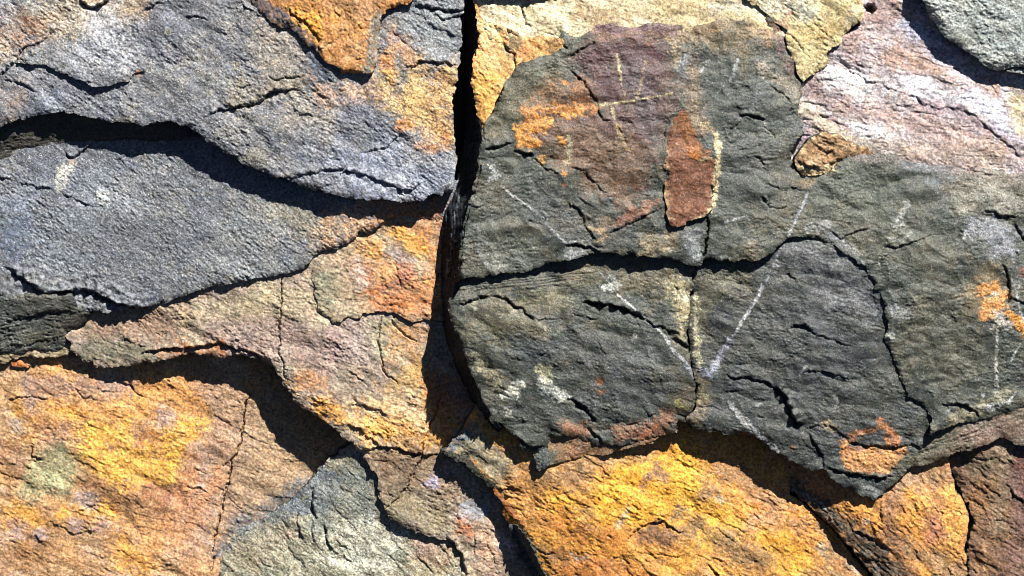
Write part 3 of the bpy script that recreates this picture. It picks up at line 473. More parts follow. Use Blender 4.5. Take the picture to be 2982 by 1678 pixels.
# ---- T, O, P, Q : cream and olive stones along the top
tag(slab('slate_slab', 'rust', P('b 880,-560 905,-25 940,2 1000,0 1120,-12 1180,-18 1290,0 1340,-8 1400,10 1470,-2 1540,-6 1600,-60 1700,-580'), [(1400, -50, 192), (1600, -50, 200)], [(80, 84, 104), (100, 100, 110)], seed=44, thick=40, big=2, med=3, slope=-.2), 'dark grey stone barely showing at the very top right of the gap', 'stone')
O = dict(name='slate_slab', mat='rust', outline=P('n 1372,-240 1375,0 1386,40 1388,80 1430,120 1520,150 1600,170 1700,170 2000,170 2300,170 2330,-240'), ctrl=[(1400, 40, 172), (1600, 60, 186), (1700, 100, 196), (2100, 50, 196), (2200, 120, 196)],
  pal=[(218, 198, 160), (200, 176, 132), (228, 212, 182), (182, 158, 124)], seed=47, gain=1.3, ang=15, an=2.2, fine=.6, big=4, med=4, thick=80, slope=-.05, scales=[(40, 4, 1.8, 0, 110), (16, 2, 1.6, 0, 100)],
  ledges=[(P('b 1275,10 1268,80 1290,160 1340,200'), 11, 9), (P('b 1340,200 1400,230 1500,250 1520,270'), 5, 10), (P('c 440,0 560,60 650,160 740,215'), 9, 9)],
  paint=[B((238,220,180), .92, 60, 'b', '1020,100,130 1150,130,120 1330,180,110 1450,130,130 1600,80,90'), B((236,206,168), .7, 40, 'b', '1400,220,70 1250,220,60 1100,180,60'), B((158,152,118), .8, 20, 'b', '1310,50,26 1330,140,34 1400,190,36 1490,220,30'), B((166,136,98), .75, 40, 'b', '1700,110,70 1850,130,70'), B((194,172,126), .85, 40, 'c', '-100,60,110 150,60,130 350,100,120 600,200,90'), B((205,200,178), .7, 30, 'c', '300,90,40 250,60,40 650,40,60')])
tag(slab(**O), 'cream to olive slab along the top edge right of the vertical gap', 'stone')
Pp = dict(name='orange_stone', mat='rust', outline=P('n 1378,-40 1386,20 b 940,110 944,190 940,280 922,410 900,560 916,700 925,760 945,830 975,930 1010,930 1060,860 1110,760 1180,640 1240,520 1330,470 1560,420 1560,300 1500,270 1400,262 1290,268 1240,250 1180,205 1100,185 1020,172 980,165'), ctrl=[(1390, 90, 176), (1480, 130, 188), (1400, 340, 182), (1550, 150, 200), (1500, 200, 190)],
  pal=[(238, 182, 112), (242, 192, 128), (226, 160, 92)], seed=51, gain=1.3, ang=60, an=1.6, big=3, med=4, thick=80, slope=-.05, scales=[(36, 4, 1.8, -.1, 110), (15, 2, 1.6, 0, 110)],
  ledges=[(P('b 1110,180 1200,240 1250,270'), 8, 10), (P('b 1100,290 1160,350 1200,390 1215,450 1205,500'), 13, 9), (P('b 1120,300 1200,370'), 7, 8)],
  paint=[B((246,206,150), .7, 40, 'b', '1000,240,80 1050,330,80 1040,420,60'), B((242,166,70), .75, 40, 'b', '1000,600,70 1030,720,70 980,830,50'), B((120,122,100), .9, 20, 'b', '1130,200,30 1200,260,44 1220,330,44 1160,330,30 1190,410,26'), B((150,118,82), .8, 26, 'b', '1330,280,40 1450,300,44 1500,330,40'), B((226,148,96), .85, 24, 'b', '1320,350,60 1250,400,40')])
tag(slab(**Pp), 'narrow peach orange stone wedged between the vertical gap and the dark green slab', 'stone')

# ---- M, L : lower right
M_ = dict(name='slate_slab', mat='rust', outline=P('i 1700,480 1885,590 1895,640 1915,720 1940,790 1975,860 2010,920 2040,990 2060,1060 2040,1130 2025,1200 2020,1300 2028,1450 2030,2040 n 3220,1920 3220,1150 i 2417,380 2200,400'), ctrl=[(2780, 1340, 178), (2982, 1290, 190), (2900, 1678, 168), (2830, 1500, 170)],
  pal=[(140, 106, 80), (130, 102, 90), (150, 116, 78), (112, 88, 70)], seed=55, ang=35, an=2.4, fine=.8, big=4, med=6, thick=80, scales=[(50, 8, 1.8, -.1, 130), (24, 4.5, 1.8, -.2, 115), (12, 2.4, 1.6, -.1, 105)],
  ledges=[(P('i 2290,800 2340,880 2417,930'), 14, 12), (P('i 2110,790 2200,850 2240,900'), 8, 12), (P('i 1980,590 2080,620 2200,610 2300,660'), 8, 14), (P('i 2200,1055 2290,1060'), 7, 8), (P('i 2060,900 2150,1000 2180,1100'), 6, 16)],
  paint=[B((112,106,80), .8, 40, 'i', '2050,620,90 2150,640,80'), B((156,112,64), .7, 50, 'i', '2150,850,110 2200,960,110 2150,1350,50'), B((126,94,88), .75, 60, 'i', '2380,1000,110 2350,1250,130 2380,750,60'), B((160,104,88), .8, 24, 'i', '2380,630,50'), B((160,140,110), .7, 24, 'i', '2230,1100,50 2260,540,50 2180,520,40'), B((190,150,110), .7, 10, 'i', '2130,1200,12 2140,1450,14')])
tag(slab(**M_), 'brown slab in the bottom right corner right of the dark upright crack', 'stone')
L_ = dict(name='slate_slab', mat='rust', outline=P('i 200,300 330,540 520,680 720,835 800,860 870,925 960,1005 1060,1095 1130,1170 1250,1310 1350,1430 1480,1700 1600,2040 n 2818,1920 i 2010,1450 2008,1300 1990,1240 2018,1120 2015,1010 1985,930 1950,870 1915,790 1895,720 1880,640 1870,500 1500,380'), ctrl=[(2300, 1430, 124), (2550, 1470, 186), (2750, 1380, 182), (2700, 1650, 168), (2450, 1640, 140), (2150, 1330, 128), (2350, 1300, 140)],
  pal=[(206, 146, 88), (190, 140, 96), (222, 160, 86), (150, 112, 80)], seed=59, gain=1.12, ang=50, an=2.0, fine=.8, big=4, med=5, thick=70, scales=[(50, 8, 1.8, -.1, 150), (24, 4.5, 1.8, -.2, 130), (12, 2.4, 1.6, -.1, 110)],
  strata=[(P('i 750,870 900,900 1100,1030 1300,1130 1420,1280 1600,1450 1500,1700 1300,1450 1100,1170 900,980'), 45, 15, 6)],
  ledges=[(P('i 1200,1110 1330,1170 1420,1220 1480,1270'), 9, 14), (P('i 1560,900 1530,960 1500,990'), 5, 9), (P('i 1640,930 1660,980 1640,1020'), 6, 10), (P('i 1830,1000 1820,1100 1800,1200'), 6, 12), (P('i 1040,1110 1110,1200 1200,1280 1300,1330 1420,1350'), 10, 14), (P('i 1400,920 1400,1000 1420,1080'), 7, 12)],
  paint=[B((66,72,66), .96, 22, 'i', '360,560,60 640,760,60 860,890,45 980,960,60 1120,1080,70 1250,1190,80 1340,1290,90 1420,1400,110 1560,1450,60'), B((196,196,180), .6, 9, 'i', '800,850,12 900,890,12 1000,940,10 1080,1080,8'), B((186,150,112), .85, 40, 'i', '1530,780,70 1700,720,80 1800,700,70'), B((152,128,104), .7, 24, 'i', '1480,830,50 1600,760,40 1750,800,40'),
    B((246,164,72), .92, 26, 'i', '1150,960,40 1250,990,55 1330,980,55 1360,1080,60 1300,1050,40'), B((240,210,180), .8, 12, 'i', '1300,1070,26'), B((246,164,70), .9, 30, 'i', '1650,920,60 1600,1050,80 1640,1180,80 1700,1300,80 1740,1400,60'), B((250,172,84), .9, 26, 'i', '1880,870,50 1900,1000,70 1930,1150,70 1870,1230,60 1960,1310,40'),
    B((164,120,88), .75, 30, 'i', '1470,930,50 1480,1080,60 1550,1180,60 1600,1350,50'), B((158,134,104), .75, 30, 'i', '1850,1380,80 1950,1400,70 1600,1250,40'), B((200,130,100), .8, 26, 'i', '1780,1080,50 1760,1190,50')])
tag(slab(**L_), 'orange streaked slab at the lower right between the diagonal gap and the upright crack', 'stone')
tag(slab('wedge_stone', 'dull', P('i 1500,380 1800,330 2417,200 n 3220,1080 3220,1300 i 2417,528 2340,520 2270,475 2230,462 2190,492 2060,545 1980,562 1930,570 1880,595 1830,615 1780,650 1700,665 1620,682 1560,720 1480,720 1450,560'), [(2600, 1330, 204), (2700, 1270, 208), (2982, 1240, 212)], [(122, 110, 88), (140, 114, 96), (104, 100, 80)], seed=63, ang=-18, an=2.0, big=2, med=4, thick=36, slope=-.1,
  strata=[(P('i 1450,500 1900,420 2417,300 2417,400 1950,520 1600,680 1450,720'), -22, 16, 6)], scales=[(22, 3, 1.6, -.1, 100)], paint=[B((146,118,104), .8, 30, 'i', '2250,400,90 2380,430,80 2100,440,60'), B((96,96,78), .8, 30, 'i', '1650,600,60 1850,480,60')]), 'narrow brown green wedge under the right end of the dark green slab', 'stone')

# ---- I : big orange slab at the bottom, right of centre
I_ = dict(name='slate_slab', mat='rust', outline=P('h 682,600 690,580 712,562 740,530 770,490 830,420 n 1420,1120 1700,1120 2000,1120 2200,1200 2330,1330 i 780,780 770,880 860,930 905,975 950,1012 1000,1055 1045,1092 1100,1150 1150,1230 1230,1330 1330,1450 1450,1700 1550,2040 h 1700,2040 1440,1480 1400,1400 1370,1330 1330,1270 1290,1180 1262,1130 1200,1098 1165,1080 1130,1040 1112,985 1125,930 1080,870 1040,800 1000,770 960,740 935,690 900,640 860,612 800,598 750,590 715,578'),
  ctrl=[(1290, 1320, 146), (1400, 1380, 152), (1460, 1460, 152), (1560, 1370, 184), (1750, 1300, 188), (2000, 1320, 160), (2180, 1380, 138), (2300, 1460, 130), (1700, 1650, 166), (2400, 1660, 132), (1540, 1660, 140)],
  pal=[(228, 160, 76), (246, 172, 62), (190, 142, 96), (156, 118, 84)], seed=67, gain=1.12, ang=40, an=1.7, big=5, med=5, fine=.8, thick=80, slope=.12, scales=[(60, 8, 2.0, -.1, 120), (27, 4.5, 2, -.15, 115), (13, 2.5, 1.8, -.1, 105)],
  ledges=[(P('h 1100,830 1150,838 1180,825 1250,845'), 8, 9), (P('h 2000,1180 2080,1110 2160,1070 2250,1060 2350,1130 2417,1130'), 9, 16), (P('h 1860,1150 1890,1180'), 9, 9), (P('h 1815,750 1840,790'), 6, 7), (P('h 2170,720 2120,800 2080,860'), 7, 9), (P('h 1500,860 1590,850'), 4, 9), (P('h 2230,1010 2280,1050'), 7, 10),
    (P('i 190,1370 240,1420 270,1450'), 12, 12), (P('i 240,1110 320,1160 400,1220'), 8, 14), (P('i 560,1240 620,1260'), 7, 9), (P('i 480,1290 540,1350'), 6, 9), (P('h 1900,1300 1960,1330 2020,1360'), 6, 9), (P('h 2120,1330 2180,1360'), 7, 9), (P('i 1020,1080 1060,1150 1130,1230 1170,1290'), 12, 14), (P('h 1330,1250 1430,1290 1500,1290'), 6, 12), (P('h 2050,1280 2250,1300 2400,1310'), 6, 14)],
  paint=[B((166,158,132), .96, 18, 'h', '860,520,90 960,540,90 1050,640,80 1100,720,50'), B((166,158,130), .96, 40, 'h', '850,530,110 950,520,110 1040,640,110 1100,730,90 1150,640,80'), B((104,114,122), .95, 22, 'h', '730,550,40 780,500,44 850,440,50'), B((176,142,104), .9, 50, 'h', '1300,700,120 1450,740,120 1650,720,110 1800,640,110 1950,640,90 2150,600,60'), B((150,118,84), .7, 30, 'h', '1500,800,60 1650,820,70 1350,780,40 1850,830,60 1950,920,60'),
    B((222,156,84), .8, 50, 'h', '1300,880,90 1250,800,60 1400,1000,130'), B((248,170,52), .95, 40, 'h', '1450,850,50 1500,930,90 1650,1000,110 1800,960,110 1950,820,130 2100,780,130 2250,700,120 2350,620,90'), B((248,172,52), .92, 40, 'h', '2100,980,110 2250,920,130 2380,820,110 1900,1080,90 2000,720,90'), B((248,176,54), .9, 40, 'i', '80,650,110 100,800,120 150,950,130 250,1000,110 200,1180,110 350,1080,90'),
    B((246,168,50), .92, 40, 'i', '600,1180,90 750,1250,130 850,1330,110 800,1450,110 700,1350,110 550,1150,60'), B((240,150,60), .9, 34, 'i', '780,1010,50 850,1040,60 900,1150,70 400,880,60 440,1000,60'), B((158,124,96), .92, 26, 'i', '190,840,70 170,780,40'), B((168,132,98), .85, 34, 'i', '300,690,70 420,740,60 560,860,90 700,900,80 800,960,60 560,1050,60 1000,1090,60'),
    B((130,108,80), .85, 34, 'i', '50,1180,80 100,1080,60 540,1340,110 450,1230,50'), B((204,200,180), .8, 9, 'i', '275,915,28'), B((214,206,184), .8, 12, 'i', '1000,1260,30 1010,1300,20'), B((206,206,188), .8, 10, 'i', '1180,1370,12 1220,1410,16 1250,1430,12'), B((138,112,82), .85, 30, 'i', '1060,1300,70 1100,1420,100 900,1500,60'), B((214,146,90), .8, 16, 'i', '1110,1375,36'),
    B((134,100,74), .92, 22, 'h', '2200,1120,60 2150,1180,80 2250,1190,80'), B((150,122,84), .85, 28, 'h', '1690,1000,60 1700,1100,60'), B((140,100,70), .8, 50, 'h', '1450,1300,90 1600,1330,110 1800,1350,110 2000,1280,110 2200,1300,90 1500,1200,60'), B((214,130,50), .75, 40, 'h', '1500,1120,90 1700,1230,90 1950,1200,80 1650,1430,90 2050,1420,90'), B((236,160,60), .8, 34, 'h', '2300,1380,90 2400,1330,60 1330,1180,40 1400,1390,30'),
    B((150,118,96), .85, 14, 'h', '2165,730,14 2110,800,22 2090,840,12'), B((140,122,110), .8, 20, 'h', '2240,740,44 2200,670,26'), B((140,126,100), .8, 18, 'h', '2370,990,40 2320,1040,16'), B((205,196,180), .7, 8, 'h', '1600,1290,12 1650,1330,10 1740,1300,8'), B((206,186,150), .8, 10, 'h', '1940,1080,22 2000,980,16'), B((122,126,104), .8, 20, 'h', '1380,1250,34 1310,1230,20'), B((242,156,56), .92, 14, 'h', '1150,1020,30 1200,1060,24 1130,960,12')])
i_ = slab(**I_)
tag(i_, 'bright orange slab with brown patches at the bottom right of centre', 'stone')
slab(**piece(I_, 'broken_side', P('h 1160,1078 1200,1098 1262,1105 1300,1190 1340,1275 1400,1400 1430,1480 1700,2040 1600,2040 1340,1450 1250,1330 1225,1240 1180,1160'), [(1480, 1520, -10), (1500, 1560, -14), (1530, 1640, -30), (1545, 1640, -6)], parent=i_, mat='broken', pal=[(96, 100, 98), (74, 78, 78)], paint=[], ledges=[], scales=[(14, 6, 1.5, -.3, 60)], thick=60))
slab(**piece(I_, 'broken_side', P('h 700,585 780,578 850,606 905,630 940,680 985,745 1050,780 1085,850 1060,860 1000,790 930,740 880,700 860,650 800,640 740,620'), [(1300, 1325, -16), (1350, 1350, -14), (1390, 1380, -12), (1440, 1420, -20)], parent=i_, mat='broken', pal=[(84, 82, 72), (64, 64, 58)], paint=[], ledges=[], scales=[(12, 5, 1.5, -.3, 40)], thick=60))
sp = slab(**piece(I_, 'splinter', P('h 1040,800 1090,850 1130,905 1180,960 1240,1020 1302,1080 1280,1083 1210,1042 1150,985 1110,930 1060,860'), [(1440, 1420, 4), (1530, 1520, 5), (1470, 1470, 5)], parent=i_, pal=[(170, 104, 52), (120, 78, 44)], paint=[], thick=20, slope=-.3))

# ---- K : dark green block on the right, four slabs
KP = [(77, 83, 73), (112, 107, 88), (60, 67, 64), (94, 89, 72)]
tag(slab('wedge_stone', 'dull', P('h 1300,520 1450,350 2000,400 2330,380 2350,440 2270,450 2180,490 2100,525 1960,562 1850,585 1700,602 1600,622 1530,642 1500,655 1450,665 1410,690 1370,702 1320,712 1360,690 1345,640'), [(1560, 1360, 198), (1750, 1310, 202), (1960, 1260, 206)], [(140, 118, 88), (120, 110, 86), (168, 128, 88)], seed=70, ang=-15, an=3, big=2, med=3, thick=26, slope=-.15,
  scales=[(20, 3, 1.6, -.1, 100)], paint=[B((104,106,96), .9, 16, 'h', '1470,600,40 1400,640,30'), B((176,122,76), .8, 30, 'h', '1580,560,50 1700,580,40 2000,540,40 2200,470,40'), B((166,120,100), .6, 24, 'h', '1650,530,30')]), 'thin brown wedge beneath the lower left dark green slab', 'stone')
KL = [(44, 3.5, 2.0, .05, 110), (22, 3.0, 1.9, 0, 100), (11, 1.8, 1.6, 0, 95)]
K3 = dict(name='slate_slab', mat='dull', outline=P('f 78,600 62,700 66,760 50,900 42,1000 52,1100 62,1200 78,1300 105,1375 112,1400 i 105,80 108,160 95,280 20,330 0,362 50,358 72,385 92,415 180,422 300,440 420,450 520,462 580,510 640,560 700,595 760,630 820,660 880,682 980,690 1010,720 1040,752 1130,812 1250,872 1310,895 1375,912 1410,865 1460,820 1500,780 1560,730 1600,680 1640,610 1700,520 1900,250 n 2800,1000 2700,700 2500,640 2200,640'),
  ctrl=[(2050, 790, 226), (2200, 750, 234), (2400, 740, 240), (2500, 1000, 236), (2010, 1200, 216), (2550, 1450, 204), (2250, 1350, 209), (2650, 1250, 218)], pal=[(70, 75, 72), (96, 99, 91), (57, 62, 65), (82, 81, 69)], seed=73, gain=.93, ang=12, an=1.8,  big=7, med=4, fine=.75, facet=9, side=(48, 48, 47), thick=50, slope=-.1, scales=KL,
  ledges=[(P('f 745,1000 800,980 860,990 900,1020 930,1050'), 14, 12), (P('f 930,1050 1050,1080 1130,1110 1220,1120'), 7, 10), (P('f 310,1325 360,1355 430,1350 510,1355 600,1385 660,1420 710,1450'), 13, 12), (P('i 640,120 700,150 725,200 750,260 770,310 810,360 850,405'), 30, 20), (P('i 850,405 900,390 980,370'), 5, 12), (P('i 900,430 930,520 980,590 995,640 995,695'), 13, 10),
    (P('i 1015,683 1080,700 1150,720 1220,725 1300,738 1370,758 1420,745 1480,728'), 17, 12), (P('i 1150,470 1180,500 1260,520 1400,532 1480,538 1560,518 1640,530 1690,545'), 13, 13), (P('f 750,615 765,650 800,662'), 9, 8), (P('f 75,655 130,640 160,625'), 6, 8), (P('f 215,665 310,650'), 6, 7), (P('f 860,1300 1000,1300 1130,1350 1220,1360'), 9, 12),
    (P('i 310,150 380,132 440,130'), 6, 8), (P('i 100,245 200,250 300,280'), 6, 9), (P('i 530,310 580,325'), 6, 6), (P('f 820,880 880,890'), 5, 7), (P('f 250,560 300,540'), 5, 7), (P('i 980,370 1060,400 1150,470'), 7, 12), (P('i 840,490 900,540 960,600'), 6, 10)],
  paint=[B((128,130,134), .85, 50, 'f', '700,480,90 900,500,110 1050,620,110 1200,750,90 1320,880,60'), B((122,116,88), .75, 40, 'f', '200,700,90 350,690,90 120,850,50 100,1000,30'), B((208,200,160), .9, 12, 'f', '90,780,14 95,960,20 105,1150,24 120,1290,20'), B((62,64,64), .9, 8, 'f', '970,712,24'), B((84,88,92), .5, 70, 'f', '700,850,140 900,1200,200 1100,1350,120'),
    B((186,190,196), .7, 6, 'f', '690,430,7 640,560,7 600,650,6 540,770,7 480,870,7 420,950,7 370,1040,7 300,1130,7 240,1230,7 190,1330,7'), B((206,208,212), .92, 7, 'f', '555,700,10 540,770,13 490,850,16 420,950,16 380,1030,9'), B((188,190,208), .8, 9, 'f', '340,1080,12 280,1180,20 200,1330,24 150,1310,20 100,1290,14'), B((205,208,212), .8, 7, 'f', '640,560,16 670,565,14'), B((96,104,112), .01, 7, 'f', '0,0,1'), B((190,190,180), .8, 6, 'f', '880,1255,8 830,1320,6'), B((190,190,190), .8, 7, 'f', '860,1270,5 820,1330,5'),
    B((205,206,206), .9, 8, 'i', '335,225,14 400,310,16 450,370,20 520,440,24 600,510,16 680,570,12'), B((176,178,172), .6, 10, 'i', '540,240,16'), B((190,192,188), .7, 9, 'i', '1070,180,14 1100,220,12 1060,270,8'), B((196,170,130), .8, 14, 'i', '1000,370,22 1060,400,22'), B((136,118,84), .75, 26, 'i', '50,120,70 40,40,60 150,150,50 100,300,60'), B((212,206,150), .6, 8, 'i', '170,180,20 30,60,16 120,210,14'),
    B((222,148,80), .92, 16, 'i', '1140,520,34 1160,600,40 1240,580,44'), B((232,158,92), .92, 16, 'i', '1180,660,40 1300,650,60 1420,660,60 1470,600,60 1540,570,36 1330,580,50'), B((230,156,90), .95, 14, 'i', '1200,640,60 1300,600,60 1350,640,60 1450,620,60'), B((206,130,66), .85, 12, 'i', '1440,485,34 1510,490,24 1380,350,24 1400,380,14'), B((190,124,70), .8, 10, 'i', '1200,455,30 1370,400,14'), B((214,140,80), .9, 8, 'i', '775,545,14'),
    B((112,108,82), .8, 26, 'i', '1620,600,40 1560,700,50 1480,760,40'), B((150,152,150), .7, 16, 'i', '1360,850,40 1300,830,30')])
tag(slab(**K3), 'dark slab in the lower right with an orange patch near its pointed bottom edge', 'stone')
K2 = dict(name='slate_slab', mat='dull', outline=P('n 1340,700 1700,660 2050,690 f 82,600 72,640 74,700 58,780 56,900 38,1000 40,1100 55,1200 68,1300 90,1372 i 95,60 98,160 85,270 0,355 h 2345,350 2340,400 2330,435 2200,462 2060,510 1960,528 1880,520 1800,530 1740,515 1690,495 1640,470 1580,458 1500,452 1440,455 1445,500 1440,560 1380,572 1340,568 1290,560 1250,530 1220,480 1180,450 1140,400 1100,350 1090,352 1110,400 1100,420 1060,380 1010,300 965,230 930,150 890,60 e 880,1320 840,1200 820,1100 795,1040 772,980 750,900 748,860 760,780 790,720'),
  ctrl=[(1345, 870, 250), (1750, 770, 226), (2000, 760, 228), (2000, 1000, 240), (1700, 1300, 210), (1400, 1180, 214), (1560, 1310, 208), (2000, 1220, 216), (1345, 760, 226), (1700, 740, 222), (1600, 900, 246)],
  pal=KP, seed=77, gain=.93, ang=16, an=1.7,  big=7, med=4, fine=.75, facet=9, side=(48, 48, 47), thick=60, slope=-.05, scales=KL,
  strata=[(P('e 780,640 1000,640 1350,560 1800,520 1800,640 1600,740 1300,790 1050,770 820,850 760,800'), -7, 11, 8)],
  ledges=[(P('e 822,835 900,810 980,785 1040,778'), 14, 10), (P('e 1040,778 1130,790 1200,840 1260,870 1310,910 1350,950'), 15, 12), (P('e 1350,950 1420,938 1530,935'), 6, 9), (P('e 1660,815 1760,830 1860,840 1960,870 2060,900 2120,940'), 26, 16), (P('e 2120,940 2200,990 2290,1020 2360,1050'), 14, 12), (P('e 2310,1070 2360,1100 2417,1145'), 14, 12),
    (P('e 1590,900 1700,920 1800,950'), 7, 9), (P('e 1790,1110 1810,1150 1840,1190'), 8, 8), (P('e 1180,1210 1270,1225'), 8, 8), (P('e 1370,1190 1430,1175'), 6, 7), (P('e 2060,950 2080,1000'), 7, 7), (P('h 1080,100 1130,130 1165,130'), 9, 8), (P('h 1580,190 1640,220 1700,260 1750,320 1780,365'), 20, 13), (P('h 1720,400 1780,460 1830,510'), 12, 12), (P('h 2100,240 2150,320 2200,300'), 7, 8),
    (P('h 2110,340 2180,450'), 7, 9), (P('h 2010,485 2070,495'), 6, 7), (P('h 1930,370 2000,378 2080,360'), 8, 10), (P('h 1260,330 1280,360'), 6, 7), (P('h 1180,450 1250,490 1300,540 1420,530'), 12, 10), (P('e 2300,715 2370,725'), 6, 8)],
  paint=[B((136,126,94), .75, 50, 'e', '950,870,70 1150,900,90 1350,1020,60 900,1000,70 1450,780,80'), B((134,122,90), .7, 40, 'e', '1650,620,80 1850,600,60 1950,700,60 2250,650,60'), B((186,180,150), .7, 16, 'e', '1190,885,30'), B((176,170,142), .7, 16, 'e', '920,835,26'), B((180,172,142), .7, 16, 'e', '1390,1020,26 1430,1065,26'), B((212,196,146), .8, 30, 'e', '2330,720,50 2390,900,40'), B((204,188,140), .75, 20, 'f', '0,1060,20 0,900,24 20,720,24 10,1000,16'), B((240,232,196), .95, 18, 'e', '2350,770,26 2400,790,30'),
    B((206,208,200), .8, 9, 'e', '1870,650,16 1930,700,18 1880,720,26 1820,720,16'), B((186,188,188), .7, 6, 'e', '1800,610,7 1880,700,7 1925,770,7 2060,890,7 2160,960,7 2250,1060,7 2330,1170,7 2417,1270,7'), B((206,208,206), .92, 6, 'e', '1925,770,9 1980,820,10 2060,880,7'), B((208,210,208), .92, 6, 'e', '2160,960,7 2250,1060,14 2320,1170,16 2417,1260,13'), B((170,172,190), .7, 9, 'f', '0,1220,18 50,1280,18 80,1340,18'), B((204,204,190), .8, 9, 'e', '2040,1060,22'), B((84,90,92), .6, 50, 'e', '1800,1250,160 2100,1200,120 1300,1150,110'),
    B((82,86,90), .7, 60, 'h', '1900,120,200 2150,200,130 1750,230,110'), B((222,224,208), .95, 14, 'h', '1200,150,34 1240,110,36 1130,180,26'), B((224,226,214), .95, 14, 'h', '1400,120,36 1470,150,30 1530,190,26 1590,190,10 1390,60,24'), B((196,192,150), .8, 16, 'h', '1430,20,44 1390,-10,36'), B((150,146,118), .7, 20, 'h', '1090,90,34'), B((196,198,184), .7, 10, 'h', '1130,290,26 1180,290,16 1030,280,12'), B((188,176,140), .6, 16, 'e', '1080,1360,40 900,1200,26'),
    B((160,108,70), .85, 20, 'h', '1580,400,50 1650,420,50 1720,430,30'), B((166,116,84), .85, 24, 'h', '1950,440,50 2100,440,60 2200,400,60 2280,330,50'), B((200,122,74), .8, 10, 'h', '2100,465,22 2190,395,16'), B((168,104,64), .8, 9, 'e', '1800,1375,28'), B((168,104,64), .7, 9, 'h', '1810,150,24'), B((84,68,36), .85, 24, 'h', '2330,200,50 2400,150,60 2380,250,50'), B((150,146,90), .8, 10, 'h', '2350,230,26 2400,260,24')])
k2 = slab(**K2)
tag(k2, 'dark green slab right of the vertical gap with white spots along its lower half', 'stone')
